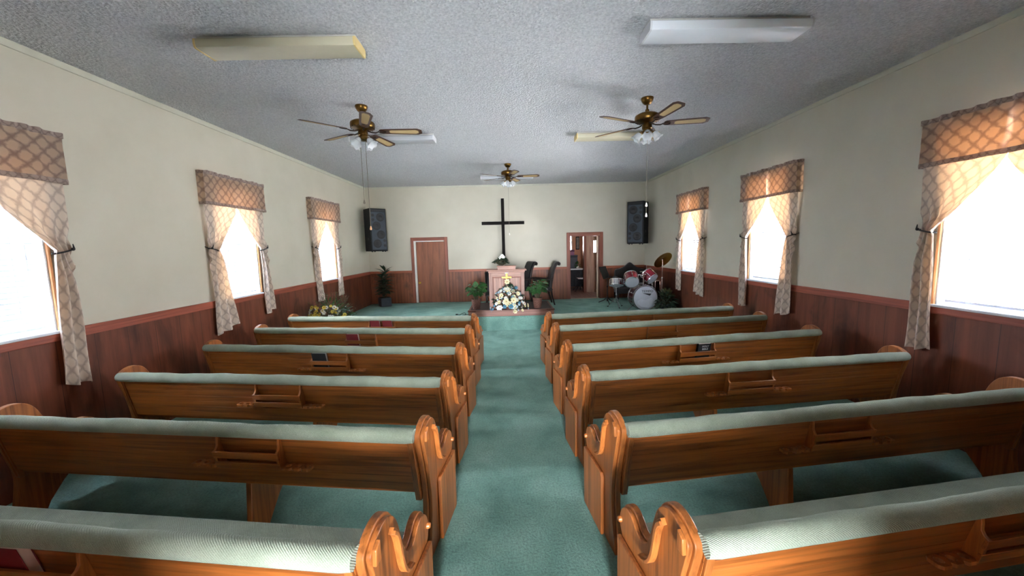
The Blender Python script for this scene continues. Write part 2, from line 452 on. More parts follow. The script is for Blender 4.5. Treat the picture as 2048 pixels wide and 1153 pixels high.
# trim: crown, chair rail, wainscot
m = MB(); m.box(XL, XL + .016, YR, YB, 3.548, ZC).build('trim_1', MAT['crown'])
MB().box(XR - .016, XR, YR, YB, 3.552, ZC).build('trim_2', MAT['crown'])
MB().box(XL, XR, YB - .016, YB, 3.562, ZC).build('trim_3', MAT['crown'])
def side_rail(n, x0, x1, wins):
    m = MB(); ys = [YR]
    for c in wins: ys += [c - HW - .03, c + HW + .03]
    ys.append(YB)
    for i in range(0, len(ys), 2): m.box(x0, x1, ys[i], ys[i + 1], 1.172, ZR)
    for c in wins: m.box(x0, x1, c - HW - .03, c + HW + .03, 1.172, 1.238)
    m.build(n, MAT['rail'], bevel=.004)
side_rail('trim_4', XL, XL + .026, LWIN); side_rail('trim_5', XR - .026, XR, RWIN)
m = MB()
for a, b in ((XL, D1[0] - .075), (D1[1] + .085, D2[0] - .1), (D2[1] + .09, XR)): m.box(a, b, YB - .026, YB, 1.19, ZR)
m.build('trim_6', MAT['rail_x'], bevel=.004)
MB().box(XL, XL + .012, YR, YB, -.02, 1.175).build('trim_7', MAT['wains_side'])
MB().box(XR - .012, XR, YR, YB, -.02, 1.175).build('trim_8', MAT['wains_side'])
m = MB()
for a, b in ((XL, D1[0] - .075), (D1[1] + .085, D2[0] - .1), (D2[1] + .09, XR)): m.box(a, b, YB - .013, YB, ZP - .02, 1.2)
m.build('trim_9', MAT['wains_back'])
m = MB(); m.box(XL, -EX, YR, YR + .013, -.02, 1.2); m.box(EX, XR, YR, YR + .013, -.02, 1.2); m.build('trim_11', MAT['wains_back'])
for i in (1, 2, 3, 4, 5, 6, 7, 8, 9, 11): struct(bpy.data.objects['trim_%d' % i])

# ------------------------------------------------------------------ windows, blinds, valances, curtains
def wmap(side, yc):
    if side == 'L': return lambda t, d, z: (XL + d, yc + t, z)
    return lambda t, d, z: (XR - d, yc + t, z)
def make_window(n, side, yc):
    W = wmap(side, yc); r = sempty('window_%d' % n)
    def bx(m, t0, t1, d0, d1, z0, z1): return m.box(t0, t1, d0, d1, z0, z1, W)
    m = MB()
    for a, b in ((-HW, -HW + .012), (HW - .012, HW)): bx(m, a, b, -WT + .005, -.002, WZ0, WZ1)
    bx(m, -HW, HW, -WT + .005, -.002, WZ1 - .012, WZ1)
    struct(m.build('jamb', MAT['vinyl'], r))
    m = MB()
    for e in (-1, 1): bx(m, min(e * HW, e * (HW + .022)), max(e * HW, e * (HW + .022)), 0, .02, WZ0 - .01, WZ1 + .022)
    bx(m, -HW, HW, 0, .02, WZ1, WZ1 + .022)
    struct(m.build('casing', MAT['wood_edge'], r, .003))
    struct(bx(MB(), -HW - .02, HW + .02, -WT + .005, .035, WZ0 - .012, WZ0 + .012).build('sill', MAT['vinyl'], r, .004))
    m = MB(); zm = 2.05
    bx(m, -HW + .012, -HW + .055, -.145, -.115, WZ0, WZ1); bx(m, HW - .055, HW - .012, -.145, -.115, WZ0, WZ1)
    for z in (WZ0 + .012, zm - .02, WZ1 - .055): bx(m, -HW + .055, HW - .055, -.145, -.115, z, z + .042)
    struct(m.build('sash', MAT['vinyl'], r))
    for z0, z1 in ((WZ0 + .05, zm - .02), (zm + .02, WZ1 - .05)):
        struct(bx(MB(), -HW + .05, HW - .05, -.132, -.128, z0, z1).build('pane', MAT['glass'], r))
    return r
def make_blind(side, yc, tilt, label, zlow=1.285):
    W = wmap(side, yc)
    r = thing('window_blind', label, 'window blind', W(0, -.06, WZ0 + .02), group='white slatted window blinds')
    loc = r.location.copy()
    V = lambda t, d, z: tuple(Vector(W(t, d, z)) - loc)
    hb = HW - .045
    MB().box(-hb, hb, -.088, -.03, WZ1 - .07, WZ1 - .015, V).build('head_rail', MAT['vinyl'], r, .003)
    m = MB(); z = zlow + .045; c, s = math.cos(tilt), math.sin(tilt)
    while z < WZ1 - .085:
        vs = []
        for k in range(5):
            q = -.5 + k / 4; w = q * .05
            bow = .003 * (1 - 4 * q * q)
            vs.append((w * c - bow * s, w * s + bow * c))
        n = 5
        P = [V(t, -.06 + a, z + b) for t in (-hb, hb) for a, b in vs]
        P += [V(t, -.06 + a, z + b - .0034) for t in (-hb, hb) for a, b in vs]
        fs = []
        for k in range(4):
            fs += [(k, k + 1, 5 + k + 1, 5 + k), (10 + k, 10 + k + 1, 15 + k + 1, 15 + k)]
        fs += [(0, 5, 15, 10), (4, 9, 19, 14), (0, 1, 2, 3, 4, 14, 13, 12, 11, 10), (5, 6, 7, 8, 9, 19, 18, 17, 16, 15)]
        m.add(P, fs); z += .0435
    m.build('slat_panel', MAT['slat'], r)
    MB().box(-hb, hb, -.085, -.035, zlow, zlow + .022, V).build('bottom_rail', MAT['vinyl'], r, .003)
    for t in (-.24, .24):
        m = MB()
        for d in (-.087, -.033): m.box(t - .002, t + .002, d - .001, d + .001, zlow + .01, WZ1 - .05, V)
        m.build('ladder_cord', MAT['vinyl'], r)
    MB().tube([V(hb - .07, -.022, WZ1 - .06), V(hb - .075, -.02, 1.75)], .004, 6).build('tilt_wand', MAT['vinyl'], r)
    return r
VB, VT, VD = 2.515, 2.945, .095
def make_valance(side, yc, label, hw=.605):
    W = wmap(side, yc)
    r = thing('window_valance', label, 'valance', W(0, 0, VT), group='patterned window valances'); loc = r.location.copy()
    tot = 2 * hw + .18; ph = rnd.random() * 6
    def path(s, z, off=0):
        x = s * tot
        k = (VT - z) / (VT - VB)
        amp = .004 + .007 * k if z < 2.885 else .010
        fr = 5 if z < 2.885 else 17
        fold = amp * math.sin(s * fr * 2 * PI + ph) + .006 * math.sin(s * 3.1 * PI + ph * 2)
        if x < .09: return Vector(W(-hw - .004 * k, x * VD / .09 + .002, z))
        if x > tot - .09: return Vector(W(hw + .004 * k, (tot - x) * VD / .09 + .002, z))
        return Vector(W(-hw + (x - .09), VD + off + fold, z))
    def rag(s): return .004 * math.sin(s * 31 + ph) + .003 * math.sin(s * 71)
    m = MB()
    m.grid(lambda a, b: path(a, VB + .035 + (2.905 - VB - .035) * b) - loc, 96, 16, lambda a, b: (a * tot, VB + (2.9 - VB) * b))
    m.build('valance_cloth', MAT['valance'], r)
    m = MB(); m.grid(lambda a, b: path(a, 2.90 + (VT + rag(a) - 2.90) * b, .004) - loc, 120, 3, lambda a, b: (a * tot * 1.3, 2.9 + .05 * b))
    m.build('gathered_header', MAT['hem'], r)
    m = MB(); m.grid(lambda a, b: path(a, VB + .042 * b, .004 + .005 * math.sin(PI * b)) - loc, 96, 4, lambda a, b: (a * tot, VB + .04 * b))
    m.build('hem_band', MAT['hem'], r)
    MB().tube([Vector(W(-hw, .07, 2.9)) - loc, Vector(W(hw, .07, 2.9)) - loc], .008, 8).build('curtain_rod', MAT['white_paint'], r)
    return r
def make_panel(side, yc, e, label, bin_=.30, bout=.60, zb=(.80, .80), hw=.6, zt=1.935, ph=0.0):
    W = wmap(side, yc)
    r = thing('curtain_panel', label, 'curtain', W(e * .5, 0, zt), group='tied back patterned curtain panels'); loc = r.location.copy()
    tin, tout, ztop, zap = .455, hw - .02, 2.89, 2.50
    def pt(i, u):
        zbot = zb[0] + (zb[1] - zb[0]) * u + .012 * math.sin(u * 9 + ph)
        z = ztop + (zbot - ztop) * i
        if z > zap: a = .0006; o = hw
        elif z > zt:
            s = (zap - z) / (zap - zt); a = .003 + (tin - .003) * s ** 1.15; o = hw + (tout - hw) * s
        else:
            s = min(1, (zt - z) / (zt - zbot)); q = s ** .6 * (1 - .12 * math.sin(PI * s))
            a = tin + (bin_ - tin) * q; o = tout + (bout - tout) * s
        g = math.exp(-((z - zt) / .16) ** 2)
        below = 1 / (1 + math.exp((z - zt) / .05))
        amp = .006 + .014 * g + .022 * below * (1 - g)
        nf = 3.0 + 1.2 * g - 0.7 * below
        d = .05 + .012 * below + amp * math.sin(2 * PI * nf * u + ph + .8 * below) + .006 * math.sin(z * 7 + ph + u * 4)
        if z > zt: d += .014 * math.exp(-((u) / .12) ** 2) * (1 if z < zap else 0)
        return Vector(W(e * (a + (o - a) * u), max(d, .03), z)) - loc
    m = MB(); m.grid(pt, 84, 40, lambda i, u: (u * .62, i * 2.1))
    o = m.build('curtain_cloth', MAT['curtain'], r, angle=80)
    # tie-back cord with a small knot, hooked to the wall
    loop = []
    for k in range(17):
        q = 2 * PI * k / 16
        loop.append(Vector(W(e * (.517 + .072 * math.cos(q)), .055 + .034 * math.sin(q), zt + .018 * math.cos(q))) - loc)
    MB().tube(loop, .007, 6).tube([Vector(W(e * .575, .04, zt + .02)) - loc, Vector(W(e * .592, .004, zt + .04)) - loc], .006, 6) \
        .ball(Vector(W(e * .575, .085, zt + .02)) - loc, .014, 8, 6).tube([Vector(W(e * .58, .09, zt + .02)) - loc, Vector(W(e * .565, .1, zt + .065)) - loc], [.008, .003], 6) \
        .build('tieback_cord', MAT['ink'], r)
    return r
WN = [('L', LWIN[0], 'window nearest the camera on the closed-door side'), ('L', LWIN[1], 'middle window on the closed-door side'), ('L', LWIN[2], 'window above the daisies'),
      ('R', RWIN[0], 'window nearest the camera on the drum side'), ('R', RWIN[1], 'middle window on the drum side'), ('R', RWIN[2], 'window behind the cymbal')]
TILT = [-1.08, -.60, -.54, .06, .42, .36]
for i, (s, yc, ds) in enumerate(WN):
    make_window(i + 1, s, yc)
    make_blind(s, yc, TILT[i], 'white slatted blind in the ' + ds)
    make_valance(s, yc, 'lozenge patterned valance over the ' + ds, .65 if i == 2 else .605)
    # 'near' edge of a left-hand window is e=-1 (towards the camera)
    P = {0: [(1, dict(bin_=.36, bout=.60, zb=(.79, .74)))],
         1: [(-1, dict(bin_=.22, bout=.60, zb=(.88, .80))), (1, dict(bin_=.46, bout=.72, zb=(.90, .97)))],
         2: [(-1, dict(bin_=.30, bout=.55, zb=(.84, .86))), (1, dict(bin_=.42, bout=.60, zb=(.86, .86)))],
         3: [(1, dict(bin_=.38, bout=.60, zb=(.84, .80))), (-1, dict(bin_=.35, bout=.60))],
         4: [(1, dict(bin_=.40, bout=.60, zb=(.82, .80))), (-1, dict(bin_=.28, bout=.60, zb=(.80, .86)))],
         5: [(1, dict(bin_=.40, bout=.62, zb=(.80, .82))), (-1, dict(bin_=.27, bout=.58, zb=(.84, .78)))]}[i]
    for e, kw in P:
        make_panel(s, yc, e, 'tied curtain panel on the %s edge of the %s' % ('platform' if e > 0 else 'camera', ds.replace('window nearest the camera', 'first window')), hw=.64 if i == 2 else .6, ph=i * 1.7 + e, **kw)

# ------------------------------------------------------------------ doors in the back wall
def casing_set(name, D, wl, wr, wt, parent):
    m = MB(); m.box(D[0] - wl, D[0], YB - .03, YB + .02, ZP, D[2] + wt); m.box(D[1], D[1] + wr, YB - .03, YB + .02, ZP, D[2] + wt)
    struct(m.build('side_casing', MAT['casing'], parent, .004))
    struct(MB().box(D[0], D[1], YB - .03, YB + .02, D[2], D[2] + wt).build('head_casing', MAT['casing_x'], parent, .004))
d1 = sempty('door_1', (0, 0, 0))
casing_set('casing', D1, .08, .085, .095, d1)
m = MB(); m.box(D1[0], D1[0] + .052, YB - .012, YB + .1, ZP, D1[2]); m.box(D1[0] + .052, D1[1] - .02, YB - .012, YB + .1, D1[2] - .028, D1[2])
struct(m.build('door_stop', MAT['white_paint'], d1, .003))
lf = struct(MB().box(D1[0] + .062, D1[1] - .012, YB + .03, YB + .07, ZP + .008, D1[2] - .034).build('door_leaf', MAT['door'], d1, .003))
k = MB().lathe([(.03, 0), (.03, .006), (.012, .010), (.012, .03), (.024, .04), (.029, .052), (.024, .064), (.0, .068)], (D1[0] + .12, YB + .03, .90), (0, -1, 0), 20)
struct(k.build('door_knob', MAT['gold'], lf))
struct(MB().box(D1[0], D1[1], YB + .075, YB + .14, ZP, D1[2]).build('door_backing', MAT['casing'], d1))
d2 = sempty('door_2', (0, 0, 0))
casing_set('casing', D2, .1, .09, .095, d2)
m = MB(); m.box(D2[0], D2[0] + .012, YB + .02, YB + .14, ZP, D2[2]); m.box(D2[1] - .012, D2[1], YB + .02, YB + .14, ZP, D2[2])
m.box(D2[0], D2[1], YB + .02, YB + .14, D2[2] - .012, D2[2]); struct(m.build('door_lining', MAT['casing'], d2))
a = math.atan2(.31, .95)
def LF(u, w, z): return (D2[1] - .055 + u * math.sin(a) + w * math.cos(a), YB + .15 + u * math.cos(a) - w * math.sin(a), z)
lf = struct(MB().box(0, .8, 0, .042, ZP + .008, D2[2] - .02, LF).build('door_leaf', MAT['cream_paint'], d2, .003))
m = MB()
for z in (ZP + .25, 1.2, D2[2] - .25): m.tube([LF(-.008, -.006, z), LF(-.008, -.006, z + .09)], .007, 8)
struct(m.build('door_hinge', MAT['steel'], lf))

# ------------------------------------------------------------------ pews
PL = 3.05
END_TOP = [(-.165, .800), (-.140, .838), (-.095, .864), (-.045, .874), (.005, .864), (.045, .835), (.075, .790), (.096, .735), (.112, .680), (.130, .625), (.155, .583), (.190, .562), (.225, .568),
           (.255, .588), (.290, .606), (.330, .610), (.370, .596), (.402, .566), (.421, .525), (.426, .482), (.414, .446), (.398, .422)]
REAR = [(-.140, 0), (-.120, .08), (-.092, .22), (-.078, .34), (-.088, .46), (-.112, .59), (-.142, .70)]
def outline_aisle(): return [tuple(p) for p in spline(REAR, 3)[:-1]] + [tuple(p) for p in spline([REAR[-1]] + END_TOP, 3)] + [(.392, .36), (.380, 0)]
def outline_wall(): return [tuple(p) for p in spline(REAR, 3)[:-1]] + [tuple(p) for p in spline([REAR[-1]] + END_TOP, 3)] + [(.394, .37), (.33, .335), (.27, .29), (.16, .19), (.07, .08), (.03, 0)]
def inset(pts, d):
    n = len(pts); out = []
    A = sum(pts[i][0] * pts[(i + 1) % n][1] - pts[(i + 1) % n][0] * pts[i][1] for i in range(n))
    sg = 1 if A > 0 else -1
    for i in range(n):
        p0, p1, p2 = Vector(pts[i - 1]), Vector(pts[i]), Vector(pts[(i + 1) % n])
        t = ((p1 - p0).normalized() + (p2 - p1).normalized()).normalized()
        nn = Vector((-t.y, t.x)) * sg
        out.append((p1.x + nn.x * d, max(p1.y + nn.y * d, 0) if p1.y > .001 else p1.y))
    return out
def vback(z): return -.085 - (z - .43) * (.078 / .37)     # centre line of the raked backrest
def make_pew(s):
    P = lambda u, v, z: (s * u, v, z)
    T = lambda a, b, c: (s * c, a, b)
    r = bpy.data.objects.new('church_pew', None); col.objects.link(r); r.empty_display_size = .2
    O = outline_aisle()
    m = MB().prism(O, .022, .056, T).prism(inset(O, .012), .0, .0225, T)
    e = m.build('end_panel', MAT['oak_z'], r, .004)
    # raised lower panel and the curved moulding under the arm
    rp = [(.045, .0), (.045, .40), (.060, .425), (.392, .425), (.383, .0)]
    MB().prism(rp, -.024, .0, T).build('raised_panel', MAT['oak_z'], e, .006)
    c = spline([(-.012, .800), (.012, .775), (.028, .735), (.040, .680), (.056, .610), (.082, .555), (.122, .520), (.165, .508)], 4)
    L, Rr = [], []
    for i, p in enumerate(c):
        t = (c[min(i + 1, len(c) - 1)] - c[max(i - 1, 0)]).normalized(); w = .013 * (1 - .75 * max(0, (i / (len(c) - 1) - .7) / .3))
        L.append((p.x - t.y * w, p.y + t.x * w)); Rr.append((p.x + t.y * w, p.y - t.x * w))
    MB().prism(L + Rr[::-1], -.020, .0, T).prism([(q.x, q.y) for q in [Vector(a) * .6 + Vector(b) * .4 for a, b in zip(L, Rr)]] + [(q.x, q.y) for q in [Vector(a) * .0 + Vector(b) * 1.0 for a, b in zip(L, Rr)]][::-1], -.030, -.0195, T) \
        .build('scroll_moulding', MAT['oak_d'], e, .003)
    MB().prism([(-.152, .772), (-.146, .832), (-.112, .850), (-.112, .772)], -.018, .0, T).build('corner_block', MAT['oak_d'], e, .004)
    MB().lathe([(.0, -.012), (.012, -.009), (.016, 0), (.016, .012)], P(-.006, .398, .500), (s, 0, 0), 14).build('arm_button', MAT['oak_d'], e)
    m = MB().prism(outline_wall(), PL - .05, PL, T); m.build('end_panel', MAT['oak_z'], r, .005)
    m = MB().prism([(-.115, 0), (-.088, .2), (-.072, .40), (.375, .40), (.375, .345), (.318, .315), (.292, .29), (.262, .278), (.16, .18), (.075, .07), (.03, 0)], 1.205, 1.245, T)
    m.build('support_leg', MAT['oak_z'], r, .004)
    # backrest of narrow boards
    m = MB(); z0, zt, nb = .43, .80, 7; h = (zt - z0) / nb
    for i in range(nb):
        a, b = z0 + i * h + .0003, z0 + (i + 1) * h - .0003
        w = .0105 + .0008 * (i % 2)
        m.prism([(vback(a) - w, a), (vback(b) - w, b), (vback(b) + .011, b), (vback(a) + .011, a)], .056, PL - .05, T)
    m.build('backrest', MAT['oak_x'], r, .0009)
    for u0, u1 in ((.058, .095), (PL - .09, PL - .052)):
        m = MB().prism([(vback(.36) - .018, .36), (vback(.79) - .018, .79), (vback(.79) + .02, .79), (vback(.36) + .02, .36)], u0, u1, T)
        m.prism([(vback(.375) - .025, .375), (vback(.785) - .025, .785), (vback(.785) - .01, .785), (vback(.375) - .01, .375)], u0 + (.0 if u0 < 1 else .012), u1 - (.012 if u0 < 1 else 0), T)
        m.build('end_batten', MAT['oak_z'], r, .003)
    # upholstery roll over the top of the back, running down its front
    prof = spline([(-.186, .776), (-.203, .790), (-.208, .812), (-.200, .834), (-.180, .850), (-.155, .853), (-.132, .843), (-.116, .822), (-.099, .775), (-.058, .60), (-.035, .49), (-.050, .478), (-.085, .56), (-.135, .76), (-.160, .790)], 3, True)
    n = len(prof); m = MB()
    def pad(a, b):
        p = prof[int(round(b * n)) % n]; u = .050 + a * (PL - .096)
        wob = .0022 * math.sin(u * 4.3) + .0022 * math.sin(u * 9.7 + 1) + .0016 * math.sin(u * 23)
        ed = min(a, 1 - a) * PL
        k = 1 - .12 * math.exp(-(ed / .018) ** 2)
        cx, cz = -.165, .815
        top = max(0, min(1, (p.y - .74) / .05))
        return P(u, cx + (p.x - cx) * (k if top > 0 else 1) + wob * .5 * top * (p.x - cx) / .04, cz + (p.y - cz) * (k if top > 0 else 1) + (wob * top if p.y > .81 else .4 * wob * top))
    m.grid(pad, 60, n)
    for uu, rev in ((0, 1), (1, 0)): m.add([pad(uu, i / n) for i in range(n)], [tuple(range(n))])
    m.build('back_cushion', MAT['sage'], r, angle=60)
    MB().box(.055, PL - .05, -.072, .385, .400, .424, P).build('seat', MAT['oak_x'], r, .003)
    sp = spline([(-.045, .425), (-.05, .455), (-.02, .470), (.15, .474), (.34, .472), (.392, .462), (.404, .436), (.398, .41), (.385, .424)], 3, True)
    MB().prism([(p.x, p.y) for p in sp], .058, PL - .052, T).build('seat_cushion', MAT['sage'], r, .004)
    # book rack on the back, in its own coordinates so it can slide along the pew
    bk = bpy.data.objects.new('book_rack', None); col.objects.link(bk); bk.parent = r; bk.location = (s * 1.25, 0, 0)
    w = .425
    bz = lambda e, z: vback(z) - .011 - e
    prof = [(0, .785), (.012, .770), (.020, .745), (.026, .718), (.040, .700), (.056, .692), (.058, .575), (.030, .568), (0, .568)]
    for u in (0, w - .016):
        MB().prism([(bz(e_, z), z) for e_, z in prof], u, u + .016, T).build('side_bracket', MAT['oak_d'], bk, .002)
    for a, b in ((.646, .692), (.578, .621)):
        MB().prism([(bz(.046, a), a), (bz(.060, a), a), (bz(.060, b), b), (bz(.046, b), b)], -.004, w + .004, T).build('front_slat', MAT['oak_x'], bk, .002)
    MB().prism([(bz(0, .568), .568), (bz(.05, .568), .568), (bz(.05, .580), .580), (bz(0, .580), .580)], .016, w - .016, T).build('shelf', MAT['oak_x'], bk, .001)
    for u0 in (w + .004, -.184):
        m = MB(); z = .585; nh = 12
        v1, v0 = bz(0, z), bz(.062, z)
        for kx in range(3):
            a, b = u0 + kx * .06, u0 + (kx + 1) * .06
            cu_, cv = (a + b) / 2, (v0 + v1) / 2
            sq, ci = [], []
            for q in range(nh):
                an = 2 * PI * q / nh; cx, cy = math.cos(an), math.sin(an); kk = 1 / max(abs(cx), abs(cy))
                sq.append((cu_ + cx * kk * .03, cv + cy * kk * (v1 - v0) / 2)); ci.append((cu_ + cx * .017, cv + cy * .017))
            vs = [P(x, y, z + .008) for x, y in sq] + [P(x, y, z + .008) for x, y in ci] + [P(x, y, z - .008) for x, y in sq] + [P(x, y, z - .008) for x, y in ci]
            fs = []
            for q in range(nh):
                q2 = (q + 1) % nh
                fs += [(q, q2, nh + q2, nh + q), (2 * nh + q, 3 * nh + q, 3 * nh + q2, 2 * nh + q2), (q, 2 * nh + q, 2 * nh + q2, q2), (nh + q, nh + q2, 3 * nh + q2, 3 * nh + q)]
            m.add(vs, fs)
        m.build('cup_holder', MAT['oak_d'], bk)
    return r
ROWS = ['front row', 'second row', 'third row', 'fourth row', 'fifth row', 'back row']
ys = {-1: [5.835, 4.958, 4.035, 3.110, 2.248, 1.385], 1: [5.794, 4.970, 4.022, 3.157, 2.237, 1.386]}
an = {-1: [.125, .141, .149, .133, .132, .130], 1: [.113, .122, .132, .101, .119, .130]}
xp = {-1: -.4822, 1: .6012}
PLAB = {(-1, 0): 'front-row pew on the closed-door side with two red hymnals in its rack',
        (-1, 1): 'pew with a single red hymnal in its rack, on the closed-door side',
        (-1, 2): 'pew whose rack holds a black book with white page edges',
        (-1, 3): 'empty-racked oak pew on the closed-door side, fourth from the platform',
        (-1, 4): 'empty-racked oak pew on the closed-door side, fifth from the platform',
        (-1, 5): 'pew closest to the camera on the closed-door side, red book in rack',
        (1, 0): 'front-row pew on the drum side with a small red book in its rack',
        (1, 1): 'empty-racked pew on the drum side, second from the platform',
        (1, 2): 'pew on the drum side with the black HOLY BIBLE in its rack',
        (1, 3): 'empty-racked oak pew on the drum side, fourth from the platform',
        (1, 4): 'empty-racked oak pew on the drum side, fifth from the platform',
        (1, 5): 'pew closest to the camera on the drum side, partly out of frame'}
PEW = {}
for s in (-1, 1):
    src = make_pew(s)
    for i in range(6):
        o = src if i == 0 else copy_tree(src)
        o.location = (xp[s], ys[s][i], 0); o.rotation_euler = (0, 0, s * an[s][i])
        tag(o, PLAB[s, i], 'pew', 'oak pews with sage upholstered backs')
        PEW[s, i] = o
    for i in range(6):
        if s == -1 and i == 4:
            for ch in PEW[s, i].children:
                if ch.name.startswith('book_rack'): ch.location.x = s * .89
        if s == -1 and i == 5:
            for ch in PEW[s, i].children:
                if ch.name.startswith('book_rack'): ch.location.x = s * 1.16

def pew_point(s, i, u, v, z):
    a = s * an[s][i]; x, y = s * u, v
    return Vector((xp[s] + x * math.cos(a) - y * math.sin(a), ys[s][i] + x * math.sin(a) + y * math.cos(a), z))
def make_book(label, cover, pages, w, h, t, s, i, u, cat='book', group=None, lean=.21, flat=False, spin=0.0, text=None, z=.581, v=None):
    """a closed book; local x across the cover, y through its thickness (cover towards -y), z up"""
    if v is None: v = vback(z) - .011 - t / 2 - .003
    r = thing('book', label, cat, pew_point(s, i, u, v, z), s * an[s][i] + spin, group)
    rl = r.rotation_euler.copy(); r.rotation_euler = (lean if not flat else -PI / 2 + .02, 0, rl.z)
    m = MB(); e = .004
    # two boards and the spine (spine on the left)
    m.box(-w / 2, w / 2, -t / 2, -t / 2 + .003, 0, h); m.box(-w / 2, w / 2, t / 2 - .003, t / 2, 0, h); m.box(-w / 2, -w / 2 + .004, -t / 2, t / 2, 0, h)
    m.build('cover', cover, r, .0015)
    MB().box(-w / 2 + .004, w / 2 - e, -t / 2 + .003, t / 2 - .003, e, h - e).build('page_block', pages, r)
    if text:
        for k, ln in enumerate(text):
            me = text_mesh(ln, .030, .0004, True); me.materials.append(MAT['silver_ink'])
            o = bpy.data.objects.new('title_lettering', me); col.objects.link(o); o.parent = r
            o.location = (.008, -t / 2 - .0006, h * .84 - k * .032); o.rotation_euler = (PI / 2, 0, 0)
    return r
HG = None
make_book('red hymnal near the wall-side end of the front pew rack, closed-door side', MAT['book_red'], MAT['pages'], .150, .215, .034, -1, 0, 1.565)
make_book('red hymnal at the aisle-side end of the front pew rack, closed-door side', MAT['book_red'], MAT['pages'], .150, .215, .034, -1, 0, 1.365)
make_book('lone red hymnal in the second pew rack, closed-door side', MAT['book_red'], MAT['pages'], .165, .205, .036, -1, 1, 1.575)
make_book('black book with thick white page edges in a pew rack', MAT['book_black'], MAT['pages_white'], .165, .205, .034, -1, 2, 1.575)
make_book('red book in the rack of the pew closest to the camera', MAT['book_red'], MAT['pages'], .165, .215, .036, -1, 5, 1.475)
make_book('black book titled HOLY BIBLE standing in a pew rack', MAT['book_black'], MAT['pages'], .150, .205, .034, 1, 2, 1.535, text=['HOLY', 'BIBLE'])
make_book('small red book standing low in the front pew rack, drum side', MAT['book_red'], MAT['pages'], .15, .115, .03, 1, 0, 1.38)

# ------------------------------------------------------------------ ceiling lights and fans
def ceiling_light(label, x, y, lens, cap, L=1.27, w=.235):
    r = thing('ceiling_light', label, 'ceiling light', (x, y, ZC), group='fluorescent ceiling lights')
    MB().box(-L / 2 + .01, L / 2 - .01, -w * .36, w * .36, -.03, -.001).build('mounting_tray', MAT['tray'], r, .003)
    h, q = .098, w / 2
    prof = [(-q * .86, -.024), (-q, -.034), (-q, -.066), (-q * .94, -h + .006), (-q * .85, -h), (q * .85, -h), (q * .94, -h + .006), (q, -.066), (q, -.034), (q * .86, -.024)]
    MB().prism(prof, -L / 2 + .014, L / 2 - .014, lambda a, b, c: (c, a, b)).build('diffuser', lens, r, .003)
    for e in (-1, 1):
        p2 = [(a * 1.03, b * 1.03) for a, b in prof]
        MB().prism(p2, e * L / 2, e * (L / 2 - .016), lambda a, b, c: (c, a, b)).build('end_cap', cap, r, .002)
    return r
ceiling_light('yellowed fluorescent light with cream end caps, near the camera', -1.787, 3.345, MAT['lens_yellow'], MAT['cap_yellow'])
ceiling_light('whitest fluorescent ceiling light, above the drum-side pews', 1.782, 3.20, MAT['lens_bright'], MAT['cap_white'])
ceiling_light('fluorescent ceiling light behind the fan with two long chains', -1.675, 6.06, MAT['lens_dim'], MAT['cap_white'])
ceiling_light('yellowish fluorescent light behind the fan with white pull knobs', 1.765, 6.12, MAT['lens_yellow'], MAT['cap_yellow'])
ceiling_light('fluorescent ceiling light at the far end, half hidden by the fan over the platform', .07, 9.53, MAT['lens_dim'], MAT['cap_white'])

